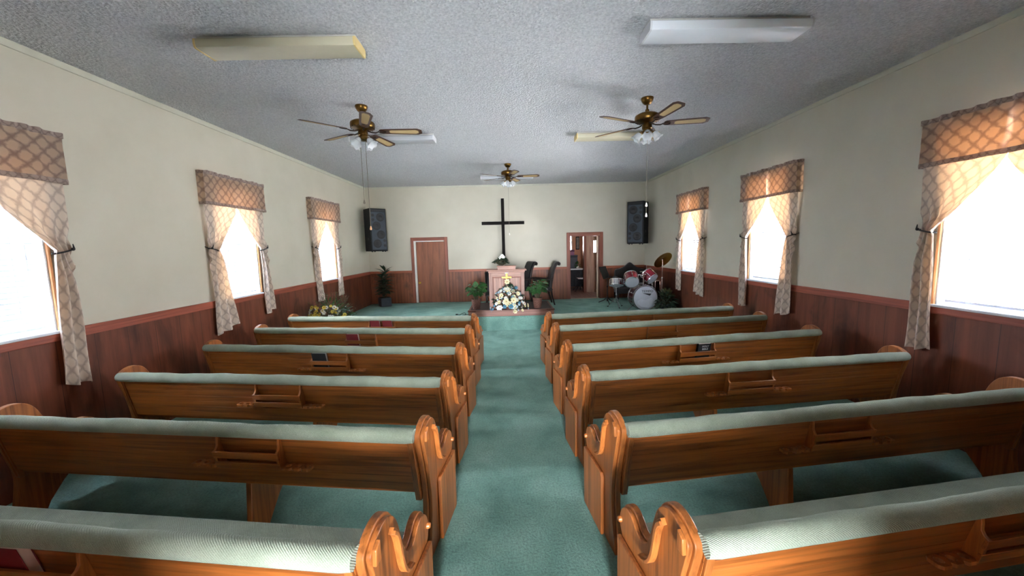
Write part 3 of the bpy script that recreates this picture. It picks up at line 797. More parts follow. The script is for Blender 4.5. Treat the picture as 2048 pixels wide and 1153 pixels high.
def make_fan(label, x, y, zb, ph, chains, Rb=.70):
    r = thing('ceiling_fan', label, 'ceiling fan', (x, y, ZC), group='brass ceiling fans with cane blades')
    dz = zb - ZC                                    # blade plane below the ceiling
    MB().lathe([(.072, 0), (.074, -.012), (.066, -.035), (.048, -.062), (.030, -.075), (.022, -.078)], n=32).build('canopy', MAT['brass'], r)
    MB().tube([(0, 0, -.07), (0, 0, dz + .135)], .012, 14).lathe([(.02, dz + .14), (.024, dz + .155), (.02, dz + .17)], n=16).build('downrod', MAT['brass'], r)
    MB().lathe([(.02, dz + .135), (.05, dz + .13), (.11, dz + .115), (.138, dz + .098), (.143, dz + .085), (.143, dz + .05), (.135, dz + .036), (.10, dz + .022), (.06, dz + .012), (.05, dz + .0)], n=40).build('motor_housing', MAT['brass'], r)
    m = MB()
    for k in range(20):
        q = 2 * PI * k / 20
        m.box(-.004, .004, .132, .139, dz + .030, dz + .048, lambda X, Y, Z, q=q: (X * math.cos(q) - Y * math.sin(q), X * math.sin(q) + Y * math.cos(q), Z))
    m.build('motor_vents', MAT['bronze'], r)['kind'] = 'stuff'
    MB().lathe([(.05, dz + .012), (.058, dz - .004), (.058, dz - .05), (.05, dz - .058), (.05, dz - .075), (.062, dz - .083), (.062, dz - .1), (.04, dz - .112), (.018, dz - .118), (.0, dz - .12)], n=28).build('switch_housing', MAT['brass'], r)
    first = None
    for j in range(5):
        a = ph + j * 2 * PI / 5
        if first is None:
            # blade along +x, pitched about its own axis
            pit = math.radians(-12)
            def B(X, Y, Z): return (X, Y * math.cos(pit) - Z * math.sin(pit), Y * math.sin(pit) + Z * math.cos(pit))
            o = [(.195, -.030), (.215, -.048), (.30, -.056), (Rb - .05, -.070), (Rb, -.040), (Rb, .040), (Rb - .05, .070), (.30, .056), (.215, .048), (.195, .030)]
            b = MB().prism(o, -.003, .003, lambda p, q, c: B(p, q, c)).build('fan_blade', MAT['blade'], r, .0015)
            ci = [(.315, -.022), (.335, -.034), (Rb - .075, -.043), (Rb - .04, -.024), (Rb - .04, .024), (Rb - .075, .043), (.335, .034), (.315, .022)]
            MB().prism(ci, -.0042, .0042, lambda p, q, c: B(p, q, c)).build('cane_inset', MAT['cane'], b)
            m = MB().tube([(.055, 0, .004), (.10, 0, -.012), (.15, 0, -.016), (.185, 0, -.006)], [.009, .008, .008, .006], 8)
            for e in (-1, 1):
                m.tube([B(.175, 0, -.006), B(.20, e * .022, -.0065), B(.235, e * .026, -.0065), B(.262, e * .012, -.0065), B(.27, 0, -.0065)], .0048, 6)
            m.build('blade_iron', MAT['bronze'], b)
            first = b
        else:
            b = copy_tree(first, r)
        b.location = (0, 0, dz); b.rotation_euler = (0, 0, a)
    # light kit: four frosted tulip shades
    fs = None
    for j in range(4):
        a = ph + .5 + j * PI / 2
        if fs is None:
            m = MB()
            ax = Vector((.62, 0, -.78)).normalized(); base = Vector((.075, 0, -.098))
            prof = [(.020, 0), (.032, .014), (.042, .040), (.046, .066), (.058, .088), (.064, .094), (.060, .092), (.043, .066), (.038, .040), (.028, .016), (.016, .004)]
            nn = 36; side = Vector((0, 1, 0)); oth = ax.cross(side)
            vs, ff = [], []
            for i, (rr, zz) in enumerate(prof):
                for k in range(nn):
                    q = 2 * PI * k / nn; f = 1 + (.10 * math.cos(6 * q) if .06 < zz else 0)
                    vs.append(base + ax * (zz + (.006 * math.cos(6 * q) if zz > .06 else 0)) + (side * math.cos(q) + oth * math.sin(q)) * rr * f)
            for i in range(len(prof)):
                i2 = (i + 1) % len(prof)
                for k in range(nn): ff.append((i * nn + k, i * nn + (k + 1) % nn, i2 * nn + (k + 1) % nn, i2 * nn + k))
            m.add(vs, ff); g = m.build('glass_shade', MAT['tulip'], r, angle=60)
            MB().tube([(.035, 0, -.088), (.06, 0, -.082), (.078, 0, -.10)], .010, 8).lathe([(.020, 0), (.023, .012), (.020, .02)], base - ax * .008, ax, 14).build('lamp_holder', MAT['brass'], g)
            fs = g
        else: g = copy_tree(fs, r)
        g.location = (0, 0, dz); g.rotation_euler = (0, 0, a)
    for cx, cy, zend, mt, kind in chains:
        m = MB().tube([(cx, cy, dz - .09), (cx, cy, zend - ZC)], .0028, 6)
        c = m.build('pull_chain', MAT['chain'], r)
        for zk in (zend,) if kind != 'two' else (zend, zend + .125):
            MB().lathe([(.0, .030), (.006, .026), (.010, .010), (.014, -.006), (.012, -.018), (.0, -.022)], (cx, cy, zk - ZC), n=12).build('pull_knob', mt, c)
    return r
make_fan('ceiling fan above the closed-door side pews with two long pull chains', -1.690, 4.806, 3.312, 3.86, [(-.035, -.01, 2.47, MAT['chain'], 'one'), (.022, .0, 2.15, MAT['knob_wood'], 'one')])
make_fan('ceiling fan above the drum-side pews, white knobs on its chain', 1.735, 4.725, 3.305, 2.343, [(.002, -.01, 2.225, MAT['knob_white'], 'two')])
make_fan('ceiling fan over the platform, hanging above the cross', .088, 8.216, 3.345, 2.452, [(.0, -.01, 2.14, MAT['knob_white'], 'one')], .66)

# ------------------------------------------------------------------ cross, speakers
r = thing('wooden_cross', 'tall black wooden cross mounted on the cream back wall', 'cross', (-.058, YB, 2.5))
MB().box(-.043, .043, -.075, -.003, -1.12, .72).build('upright_beam', MAT['black_wood'], r, .006)
MB().box(-.60, .60, -.085, -.010, -.004, .082).build('cross_beam', MAT['black_wood'], r, .006)

def make_speaker(label, x, y, z, rz, flip):
    r = thing('wall_speaker', label, 'loudspeaker', (x, y, z), rz, 'black speaker cabinets in the corners')
    w, d, h = .45, .40, 1.13
    MB().box(-w / 2, w / 2, 0, d, 0, h).build('cabinet', MAT['speaker'], r, .012)
    MB().box(-w / 2 + .03, w / 2 - .03, -.014, -.001, .04, h - .09).build('grille', MAT['grille'], r, .006)
    MB().box(-w / 2 + .03, w / 2 - .03, -.010, -.001, h - .075, h - .03).build('top_vent', MAT['cone'], r, .003)
    f = -1 if flip else 1
    for k, (cx, cz) in enumerate(((.055, .90), (-.055, .67), (.055, .44), (-.055, .20))):
        cx *= f
        MB().lathe([(.112, 0), (.112, .004), (.104, .006), (.098, .003), (.045, .002), (.038, .006), (.0, .009)], (cx, -.0135, cz), (0, -1, 0), 28).build('woofer', MAT['cone'], r)
    for cx, cz in ((-.145, .95), (-.145, .83), (.145, .28), (.145, .15)):
        MB().lathe([(.038, 0), (.038, .004), (.02, .003), (.0, .006)], (cx * f, -.0135, cz), (0, -1, 0), 18).build('tweeter', MAT['cone'], r)
    for cx in (-.18, -.11, .11, .18):
        MB().lathe([(.018, -.018), (.022, 0)], (cx, .06, -.001), n=12).build('rubber_foot', MAT['cone'], r)
    MB().box(-.05, .05, d - .002, d + .12, .45, .70).build('wall_bracket', MAT['black_metal'], r)
    m = MB()
    for e in (-1, 1): m.box(e * w / 2 - .004, e * w / 2 + .004, .10, .2, .30, .36)
    m.build('side_handle', MAT['black_metal'], r)
    return r
make_speaker('black loudspeaker in the corner on the closed-door side', -3.375, 10.30, 1.835, .72, False)
make_speaker('black loudspeaker in the corner above the drums', 3.505, 10.30, 1.868, -.66, True)

# ------------------------------------------------------------------ podium, pulpit
r = thing('podium_base', 'low dark wooden base under the pulpit at the platform edge', 'podium', (.09, 8.43, ZP))
px0, px1, pd, ph_ = -.965, .965, 1.25, .142
MB().box(px0, px1, 0, .05, 0, ph_).build('front_board', MAT['podium_front'], r, .006)
for x0, x1 in ((px0, px0 + .04), (px1 - .04, px1)): MB().box(x0, x1, .05, pd, 0, ph_).build('side_board', MAT['podium'], r, .004)
MB().box(px0 + .04, px1 - .04, .05, pd, .0, ph_ - .006).build('top_board', MAT['podium_top'], r)
m = MB(); m.box(px0 - .012, px0 + .17, -.012, .09, ph_ - .026, ph_ + .002); m.box(px1 - .17, px1 + .012, -.012, .09, ph_ - .026, ph_ + .002); m.build('corner_cap', MAT['podium'], r, .004)
ZB = ZP + ph_
PY = 8.66
r = thing('pulpit', 'pale oak pulpit with two front panels and a gold cross', 'pulpit', (.005, PY, ZB))
hw, H = .405, .895
for e in (-1, 1): MB().box(min(e * hw, e * (hw - .075)), max(e * hw, e * (hw - .075)), 0, .035, 0, H - .05).build('front_stile', MAT['pulpit'], r, .004)
for z0, z1 in ((0, .06), (H - .16, H - .05)): MB().box(-hw + .075, hw - .075, .001, .034, z0, z1).build('front_rail', MAT['pulpit_x'], r, .003)
MB().box(-.045, .045, .001, .034, .06, H - .16).build('center_stile', MAT['pulpit'], r, .003)
for e in (-1, 1):
    a, b = sorted((e * .045, e * (hw - .075)))
    q = MB().box(a, b, .020, .03, .06, H - .16).build('front_panel', MAT['pulpit_dark'], r)
    MB().box(a + .03, b - .03, .008, .021, .09, H - .19).build('raised_field', MAT['pulpit'], q, .008)
for e in (-1, 1): MB().box(min(e * hw, e * (hw - .022)), max(e * hw, e * (hw - .022)), .035, .46, 0, H - .05).build('side_panel', MAT['pulpit'], r, .003)
MB().box(-hw - .012, hw + .012, -.014, .47, H - .07, H - .03).build('neck_moulding', MAT['pulpit_x'], r, .008)
MB().box(-hw - .05, hw + .05, -.05, .49, H - .03, H).build('cornice', MAT['pulpit_x'], r, .008)
m = MB().box(-.205, .205, -.01, .26, H, H + .062); m.build('book_rest', MAT['pulpit_x'], r, .004)
MB().box(-.225, .225, -.028, .28, H + .062, H + .082).build('rest_cap', MAT['pulpit_x'], r, .005)
c = MB().box(-.018, .018, -.012, -.001, H - .285, H - .085).box(-.108, .108, -.013, -.0005, H - .20, H - .165)
c.build('gold_cross', MAT['gold'], r, .003)
MB().box(-.04, .04, -.004, .0005, H - .095, H - .062).build('name_plate', MAT['silver_ink'], r, .001)

# ------------------------------------------------------------------ leaves, flowers
def leaf_into(m, base, d, L, w, droop=.3, n=5, twist=0.0, cup=.25):
    """one pointed leaf: from base along direction d, bending down"""
    d = Vector(d).normalized(); side = d.cross(Vector((0, 0, 1)))
    if side.length < 1e-3: side = Vector((1, 0, 0))
    side.normalize(); nrm = side.cross(d).normalized()
    if twist: side = (side * math.cos(twist) + nrm * math.sin(twist)).normalized(); nrm = side.cross(d).normalized()
    vs, fs = [], []; p = Vector(base); cur = d.copy()
    for i in range(n + 1):
        t = i / n
        ww = w * math.sin(PI * min(1, (t * .93 + .05)) ** .8) * .5
        vs += [p - side * ww + nrm * ww * cup, p.copy(), p + side * ww + nrm * ww * cup]
        cur = (cur + Vector((0, 0, -droop / n))).normalized(); p = p + cur * (L / n)
    for i in range(n):
        k = i * 3; fs += [(k, k + 3, k + 4, k + 1), (k + 1, k + 4, k + 5, k + 2)]
    m.add(vs, fs)
def rdir(r, zlo=-.2, zhi=1.0):
    a = r.uniform(0, 2 * PI); z = r.uniform(zlo, zhi); q = math.sqrt(max(0, 1 - z * z))
    return Vector((math.cos(a) * q, math.sin(a) * q, z))
def blossom_mesh(name, npet, L, w, open_=.7, layers=1):
    m = MB()
    for ly in range(layers):
        for k in range(npet):
            a = 2 * PI * k / npet + ly * PI / npet
            d = Vector((math.cos(a) * open_, math.sin(a) * open_, 1.0 - open_ + .15 + ly * .4))
            leaf_into(m, (math.cos(a) * .003, math.sin(a) * .003, .004 * ly), d, L * (1 - .25 * ly), w, .25, 4, 0, .3)
    return m
def flower_parts(parent, specs, r, name='blossom'):
    """specs: list of (position, outward dir, mesh key) -> separate blossom parts sharing meshes"""
    for p, d, key, sc in specs:
        o = bpy.data.objects.new(name, BL[key]); col.objects.link(o); o.parent = parent
        o.location = p; o.rotation_mode = 'QUATERNION'
        o.rotation_quaternion = Vector(d).to_track_quat('Z', 'Y'); o.scale = (sc, sc, sc)
        o.rotation_mode = 'XYZ'
BL = {}
def add_blossom(key, mat, npet, L, w, open_, layers, eye=.008):
    m = blossom_mesh(key, npet, L, w, open_, layers)
    ne = len(m.f); m.ball((0, 0, .008 + .005 * layers), eye, 8, 5, .7)
    me = m.mesh('blossom_' + key, 80); me.materials.append(mat); me.materials.append(MAT['eye'])
    for i, p in enumerate(me.polygons):
        if i >= ne: p.material_index = 1
    BL[key] = me
add_blossom('white', MAT['petal_white'], 6, .050, .044, .76, 2)
add_blossom('cream', MAT['petal_cream'], 7, .052, .046, .74, 2, .009)
add_blossom('yellow', MAT['petal_yellow'], 10, .046, .028, .8, 2, .014)
add_blossom('daisy', MAT['petal_white'], 10, .042, .018, .9, 1, .012)
add_blossom('blue', MAT['petal_blue'], 6, .040, .040, .72, 2)
add_blossom('pale', MAT['petal_pale'], 5, .034, .03, .75, 2, .005)
add_blossom('pink', MAT['petal_pink'], 5, .03, .028, .75, 2, .005)

def potted_broadleaf(name, label, x, y, z, seed, ht=.46, rad=.20):
    r = random.Random(seed); t = thing(name, label, 'potted plant', (x, y, z), r.random(), 'broadleaf plants in woven baskets beside the pulpit')
    m = MB()
    for i in range(1):
        h0, b0, b1 = .235, .082, .112
        m.lathe([(b0, 0), (b0 * 1.03, .004), (b1, h0 - .012), (b1 + .006, h0), (b1 - .004, h0), (b1 - .012, h0 - .03)], n=28)
    m.build('basket_pot', MAT['basket'], t)
    MB().lathe([(.088, .205), (.05, .212), (.0, .216)], n=20).build('soil', MAT['soil'], t)
    lv, st = MB(), MB()
    for k in range(64):
        d = rdir(r, -.35, 1.0); f = r.uniform(.35, 1)
        tip = Vector((d.x * rad * f, d.y * rad * f, .235 + ht * (.12 + .72 * (d.z * .5 + .5) * f)))
        b = Vector((d.x * .03, d.y * .03, .21)); mid = (b + tip) / 2 + Vector((0, 0, .05))
        st.tube([b, mid, tip], [.004, .003, .0025], 5)
        out = Vector((d.x, d.y, .25 + r.uniform(-.4, .3)))
        leaf_into(lv, tip - Vector((d.x, d.y, 0)) * .03, out, r.uniform(.12, .17), r.uniform(.11, .15), r.uniform(.4, 1.3), 6, r.uniform(-.7, .7), .12)
    st.build('stems', MAT['stem'], t); lv.build('foliage', MAT['leaf'], t, angle=80)
    return t
potted_broadleaf('potted_plant', 'broadleaf plant in a woven basket on the closed-door side of the pulpit', -.712, 8.70, ZB - .004, 3)
potted_broadleaf('potted_plant', 'broadleaf plant in a woven basket between pulpit and black chairs', .700, 8.66, ZB - .004, 8, .50)

# flower arrangement in front of the pulpit
r = random.Random(21)
t = thing('flower_arrangement', 'white, cream and blue flower arrangement in front of the pulpit', 'flower arrangement', (.045, 8.525, ZB))
MB().lathe([(.07, 0), (.09, .05), (.095, .07), (.085, .072), (.0, .065)], n=24).build('bowl', MAT['basket'], t)
lv, st, sp = MB(), MB(), []
def dome(u):                        # half-width of the mound at height fraction u
    return .43 * math.sqrt(max(0, 1 - min(1, u) ** 1.5))
keys = ['white'] * 9 + ['cream'] * 6 + ['blue'] * 4 + ['pale'] * 9 + ['pink'] * 1
k = 0
while len(sp) < 88:
    u = r.random() ** 1.3; z = .03 + .46 * u; a = r.uniform(-1, 1)
    x = a * dome(u); dep = .13 * math.sqrt(max(0, 1 - a * a)) * (1 - .5 * u)
    y = -dep if r.random() < .8 else dep * .6
    d = Vector((x * 1.6, y * 3.5 - .25, .35 * u + .12)).normalized()
    p = Vector((x, y - .03, z)) + d * r.uniform(-.01, .025)
    if z < .12 and abs(x) > .18: p.z -= .07 * r.random()
    sp.append((p, d + rdir(r) * .25, r.choice(keys), r.uniform(.75, 1.15)))
    st.tube([(x * .15, .0, .06), Vector((x * .6, y * .5, z * .75 + .03)), p], .0025, 4)
for p, d, key, sc in [((-.03, -.06, .63), (-.1, -1, .25), 'cream', 1.35), ((-.02, -.09, .455), (0, -1, .5), 'cream', 1.5), ((.10, -.16, .22), (.1, -1, .2), 'cream', 1.5), ((-.06, -.17, .20), (-.1, -1, .3), 'cream', 1.45),
                      ((-.16, -.12, .33), (-.5, -1, .3), 'cream', 1.2), ((.20, -.1, .36), (.4, -1, .4), 'cream', 1.1), ((.04, -.19, .09), (0, -1, .1), 'blue', 1.5), ((-.10, -.19, .09), (0, -1, .1), 'blue', 1.2),
                      ((.16, -.06, .49), (.3, -1, .4), 'blue', 1.1), ((-.11, -.06, .475), (-.3, -1, .4), 'blue', 1.0), ((.13, -.19, -.02), (0, -1, -.1), 'cream', 1.1), ((-.2, -.18, .07), (-.2, -1, .1), 'white', 1.3)]:
    sp.append((p, d, key, sc))
for k in range(260):
    u = r.random(); z = .02 + .5 * u; a = r.uniform(-1, 1); x = a * dome(u) * .95; y = -.11 * math.sqrt(max(0, 1 - a * a)) * r.random()
    leaf_into(lv, (x, y, z), Vector((x * 2, y * 3 - .2, .2)) + rdir(r) * .5, r.uniform(.06, .10), r.uniform(.025, .045), .6, 4, r.uniform(-1, 1))
for k in range(14):
    leaf_into(lv, (r.uniform(-.03, .03), -.03, .52 + .006 * k), Vector((r.uniform(-1, 1), -.6, r.uniform(-.2, .5))), .10, .055, .5, 5, r.uniform(-.5, .5))
st.tube([(0, 0, .06), (-.015, -.03, .4), (-.03, -.05, .63)], .004, 6)
st.build('stems', MAT['stem'], t); lv.build('foliage', MAT['leaf_dark'], t, angle=80); flower_parts(t, sp, r)

# small arrangement on the pulpit
r = random.Random(5)
t = thing('small_bouquet', 'small white-flowered greenery arrangement on top of the pulpit', 'flower arrangement', (-.10, PY + .385, ZB + .895))
MB().lathe([(.05, 0), (.065, .03), (.07, .065), (.055, .08), (.045, .075)], n=20).build('vase', MAT['knob_white'], t)
lv, st, sp = MB(), MB(), []
for k in range(70):
    d = rdir(r, -.35, .9); tip = Vector((d.x * .16 - .01 - (.09 * r.random() if d.z < .0 else 0), d.y * .09, .09 + .075 * (d.z + .7) + .03))
    leaf_into(lv, tip * .75 + Vector((0, 0, .03)), d + Vector((0, -.4, .25)), r.uniform(.07, .10), .055, .5, 4, r.uniform(-.8, .8)); st.tube([(0, 0, .06), tip], .002, 4)
for p in [(.0, -.05, .275), (.035, -.04, .27), (-.03, -.045, .255), (.01, -.03, .30)]: sp.append((p, (p[0] * 4, -1, .6), 'white', 1.0)); st.tube([(0, 0, .07), p], .002, 4)
for p in [(-.04, -.1, .06), (.0, -.1, .05)]: sp.append((p, (0, -1, .4), 'pale', .8))
st.build('stems', MAT['stem'], t); lv.build('foliage', MAT['leaf_dark'], t, angle=80); flower_parts(t, sp, r)

# daisies by the side wall
r = random.Random(13)
t = thing('daisy_arrangement', 'basket of yellow and white daisies under the window before the platform', 'flower arrangement', (-3.36, 7.28, .04))
MB().lathe([(.15, -.04), (.19, .28), (.215, .46), (.22, .48), (.20, .48), (.19, .43)], n=26).build('basket_pot', MAT['basket'], t)
MB().lathe([(.195, .43), (.1, .45), (.0, .46)], n=20).build('soil', MAT['soil'], t)
lv, lv2, lv3, st, sp = MB(), MB(), MB(), MB(), []
for k in range(130):
    d = rdir(r, -.1, 1); f = r.uniform(.6, 1)
    p = Vector((d.x * .36 * f, d.y * .34 * f, .50 + .40 * d.z * f)); st.tube([(d.x * .05, d.y * .05, .44), p * .6 + Vector((0, 0, .2)), p], .0025, 4)
    leaf_into(lv, p, d + rdir(r) * .4, r.uniform(.09, .15), .03, .6, 5, r.uniform(-.8, .8))
for k in range(80):
    d = rdir(r, .1, 1); p = Vector((d.x * .30, d.y * .28, +.52 + .36 * d.z)); q = p + d * r.uniform(.08, .2) + Vector((0, 0, .04))
    st.tube([p, q], .002, 4)
    for n_ in range(5): leaf_into(lv2, p + (q - p) * (n_ / 4), rdir(r, 0, 1), .045, .014, .2, 3)
for k in range(26):
    p = Vector((.22 + r.uniform(-.08, .12), r.uniform(-.25, .1), .52 + r.uniform(-.05, .22))); leaf_into(lv3, p, Vector((1, -.5, .3)) + rdir(r) * .7, .12, .075, .7, 5, r.uniform(-.5, .5)); st.tube([(.1, 0, .46), p], .0025, 4)
for k in range(64):
    a = r.uniform(-1, 1); z = .50 + .36 * r.random() * math.sqrt(1 - a * a * .8)
    p = Vector((a * .34 - .05, -.24 * math.sqrt(1 - a * a) - .06, z)); sp.append((p, (a * .6, -1, .45 + r.uniform(-.2, .3)), r.choice(['yellow', 'yellow', 'yellow', 'daisy', 'daisy', 'white']), r.uniform(.62, .95))); st.tube([(a * .06, 0, .46), p], .0025, 4)
st.build('stems', MAT['stem'], t); lv.build('foliage', MAT['leaf'], t, angle=80); lv2.build('olive_sprigs', MAT['leaf_olive'], t, angle=80); lv3.build('bluish_leaves', MAT['leaf_blue'], t, angle=80)
flower_parts(t, sp, r)

# corner plant in a square pot
r = random.Random(17)
t = thing('corner_plant', 'long-leaved plant in a square slate pot by the closed door', 'potted plant', (-3.37, 10.44, ZP), .62)
m = MB().box(-.14, .14, -.14, .14, 0, .235); m.build('square_pot', MAT['slate_pot'], t, .008)
MB().box(-.125, .125, -.125, .125, .236, .242).build('soil', MAT['soil'], t)
lv, st = MB(), MB()
for j in range(3):
    x0, y0 = .05 * math.cos(j * 2.1), .05 * math.sin(j * 2.1); h = (.72, .55, .42)[j]
    st.tube([(x0, y0, .24), (x0 * 1.2, y0 * 1.2, .24 + h * .5), (x0 * .8, y0 * .8, .24 + h)], [.010, .008, .005], 6)
    for k in range(34):
        f = (k + 1) / 34; a = k * 2.4 + j; z = .26 + h * (.12 + .88 * f)
        leaf_into(lv, (x0, y0, z), (math.cos(a), math.sin(a), .15 + .9 * f ** 4), r.uniform(.22, .31), r.uniform(.07, .095), .45, 7, r.uniform(-.3, .3))
st.build('stems', MAT['stem'], t); lv.build('foliage', MAT['leaf_dark'], t, angle=80)

# bushy plant beside the drums
r = random.Random(29)
t = thing('bushy_floor_plant', 'bushy dark green plant on the platform between bass drum and wall', 'potted plant', (3.66, 8.60, ZP))
MB().lathe([(.10, 0), (.13, .13), (.135, .14), (.12, .14)], n=22).build('round_pot', MAT['slate_pot'], t)
MB().lathe([(.12, .12), (.0, .13)], n=16).build('soil', MAT['soil'], t)
lv, lv2, st = MB(), MB(), MB()
for k in range(120):
    d = rdir(r, -.15, 1); f = r.uniform(.5, 1); p = Vector((d.x * .20 * f, d.y * .18 * f, .19 + .24 * max(d.z, -.3) * f)); st.tube([(d.x * .03, d.y * .03, .12), p], .0025, 4)
    leaf_into(lv, p, d + rdir(r) * .35 + Vector((0, 0, .15)), r.uniform(.10, .16), r.uniform(.035, .06), .9, 5, r.uniform(-.8, .8))
for k in range(60):
    d = rdir(r, .25, 1); p = Vector((d.x * .14, d.y * .12, .28 + .20 * d.z)); leaf_into(lv2, p, d + rdir(r) * .5, .07, .03, .3, 4); st.tube([(0, 0, .12), p], .002, 4)
for k in range(54):
    a = r.uniform(0, 2 * PI); leaf_into(lv, (math.cos(a) * .12, math.sin(a) * .10, r.uniform(.06, .15)), (math.cos(a), math.sin(a), r.uniform(-.1, .35)), r.uniform(.13, .18), r.choice([.03, .055]), .9, 6)
st.build('stems', MAT['stem'], t); lv.build('foliage', MAT['leaf_dark'], t, angle=80); lv2.build('olive_sprigs', MAT['leaf_olive'], t, angle=80)

# ------------------------------------------------------------------ pulpit chairs
def make_chair(first, label, x, y, rz):
    if first is None:
        t = thing('pulpit_chair', label, 'chair', (x, y, ZP), rz, 'high-backed black chairs behind the pulpit')
        # faces -x; seat depth along x, width along y
        MB().box(-.26, .20, -.25, .25, .36, .40).build('seat_frame', MAT['chair_wood'], t, .008)
        sp = spline([(-.27, .402), (-.285, .435), (-.25, .46), (0, .468), (.18, .46), (.20, .43), (.19, .402)], 3, True)
        MB().prism([(p.x, p.y) for p in sp], -.245, .245, lambda a, b, c: (a, c, b)).build('seat_cushion', MAT['leather'], t, .012)
        c = spline([(.17, .46), (.20, .66), (.25, .90), (.315, 1.06), (.345, 1.10), (.385, 1.105), (.405, 1.075), (.385, 1.045)], 5)
        A, B_ = [], []
        for i, p in enumerate(c):
            tt = (c[min(i + 1, len(c) - 1)] - c[max(i - 1, 0)]).normalized(); w = .036 * (1 - .3 * i / len(c))
            A.append((p.x - tt.y * w, p.y + tt.x * w)); B_.append((p.x + tt.y * w, p.y - tt.x * w))
        MB().prism(A + B_[::-1], -.20, .20, lambda a, b, c: (a, c, b)).build('back_cushion', MAT['leather'], t, .010)
        for e in (-1, 1):
            pts = [(p.x + .008, e * .225, p.y) for p in c]
            MB().tube(pts, [.024] * (len(pts) - 3) + [.027, .028, .024], 10).build('back_post', MAT['chair_wood'], t)
            MB().tube([(q.x, e * .265, q.y) for q in spline([(.215, .70), (.12, .665), (-.02, .675), (-.18, .69), (-.26, .685), (-.285, .655)], 4)], .022, 10) \
                .tube([(q.x, e * .262, q.y) for q in spline([(-.22, .68), (-.20, .60), (-.24, .50), (-.23, .38)], 4)], .018, 8).build('armrest', MAT['chair_wood'], t)
            MB().tube([(q.x, e * .225, q.y) for q in spline([(.18, .42), (.20, .25), (.24, .10), (.27, .0)], 4)], [.026 - .008 * k / 12 for k in range(13)], 10).build('rear_leg', MAT['chair_wood'], t)
            MB().tube([(q.x, e * .23, q.y) for q in spline([(-.235, .38), (-.265, .27), (-.235, .10), (-.262, .0)], 4)], [.028 - .011 * k / 12 for k in range(13)], 10).build('front_leg', MAT['chair_wood'], t)
        return t
    o = copy_tree(first); o.location = (x, y, ZP); o.rotation_euler = (0, 0, rz); o['label'] = label
    return o
ch = make_chair(None, 'high-backed black chair nearest the open doorway', .97, 10.06, .05)
make_chair(ch, 'high-backed black chair partly hidden behind the pulpit-side plant', .36, 10.26, .38)
make_chair(ch, 'black chair mostly hidden behind the closed-door side of the pulpit', -.31, 10.05, PI / 2 + .1).scale = (1, 1, .78)

# ------------------------------------------------------------------ drums
def rot_to(axis): return Vector(axis).normalized()
def drum(m_shell, c, ax, r_, L): m_shell.lathe([(r_, 0), (r_, L)], c, ax, 40, False)
def lugs(m, c, ax, r_, z0, z1, n, rad=.0055):
    ax = rot_to(ax); a = ax.cross(Vector((0, 0, 1))).normalized(); b = ax.cross(a)
    for k in range(n):
        q = 2 * PI * (k + .5) / n; o = (a * math.cos(q) + b * math.sin(q)) * (r_ + .012)
        m.tube([Vector(c) + ax * z0 + o, Vector(c) + ax * z1 + o], rad * .6, 6)
        m.tube([Vector(c) + ax * (z0 + (z1 - z0) * .40) + o, Vector(c) + ax * (z0 + (z1 - z0) * .60) + o], rad * 1.7, 8)
BX, BY, BZ, BR = 3.205, 8.66, ZP + .292, .285
t = thing('bass_drum', 'large wine-red bass drum with a grey TEMPO front head', 'drum', (BX, BY, ZP))
zc = BZ - ZP
MB().lathe([(BR, .03), (BR, .38)], (0, 0, zc), (0, 1, 0), 48, False).build('shell', MAT['wine_dark'], t)
for y0 in (.0, .37):
    MB().lathe([(BR + .012, 0), (BR + .012, .035), (BR - .012, .035), (BR - .012, 0), (BR + .012, 0)], (0, y0, zc), (0, 1, 0), 48, False).build('hoop', MAT['steel'], t, .003)
hd = MB().lathe([(.0, -.006), (.06, -.006), (.262, -.004), (BR - .01, .004), (BR - .01, .012), (.0, .012)], (0, .012, zc), (0, 1, 0), 48).build('front_head', MAT['head'], t)
MB().lathe([(.0, .0), (BR - .01, .0), (BR - .01, .006), (.0, .006)], (0, .385, zc), (0, 1, 0), 40).build('batter_head', MAT['head'], t)
m = MB(); m.add([(q[0], .0035, zc + q[1]) for q in [(-.10, -.02), (-.18, -.06), (-.19, -.12), (-.10, -.20), (.08, -.23), (.15, -.19), (.18, -.03), (.12, .01), (.0, -.05)]], [tuple(range(9))])
m.v = [(x, .0028, z) for x, y, z in m.v]; m.build('worn_patch', MAT['head_light'], hd)
m = MB(); m.prism([(-.075, .118), (.135, .100), (.10, .055)], .0015, .0045, lambda a, b, c: (a, c, zc + b)); m.build('logo_wedge', MAT['ink'], hd)
me = text_mesh('TEMPO', .078, .001); me.materials.append(MAT['ink'])
o = bpy.data.objects.new('logo_lettering', me); col.objects.link(o); o.parent = hd; o.location = (.045, .0035, zc + .158); o.rotation_euler = (PI / 2, 0, 0); o.scale = (1.08, .95, 1)
m = MB(); lugs(m, (0, 0, zc), (0, 1, 0), BR, .03, .375, 8); m.build('tension_rods', MAT['chrome'], t)
for e in (-1, 1): MB().tube([(e * .24, .12, zc - .17), (e * .42, .02, .008)], .008, 8).build('spur', MAT['chrome'], t)
m = MB().box(-.05, .05, .10, .2, zc + BR - .002, zc + BR + .022).tube([(0, .15, zc + BR), (0, .15, zc + BR + .27)], .016, 12)
m.tube([(0, .15, zc + BR + .22), (-.10, .16, zc + BR + .25), (-.14, .20, zc + BR + .235)], .011, 8).tube([(0, .15, zc + BR + .24), (.08, .16, zc + BR + .26), (.13, .2, zc + BR + .25)], .011, 8)
m.box(-.03, .03, .125, .175, zc + BR + .19, zc + BR + .265).build('tom_mount', MAT['chrome'], t, .004)

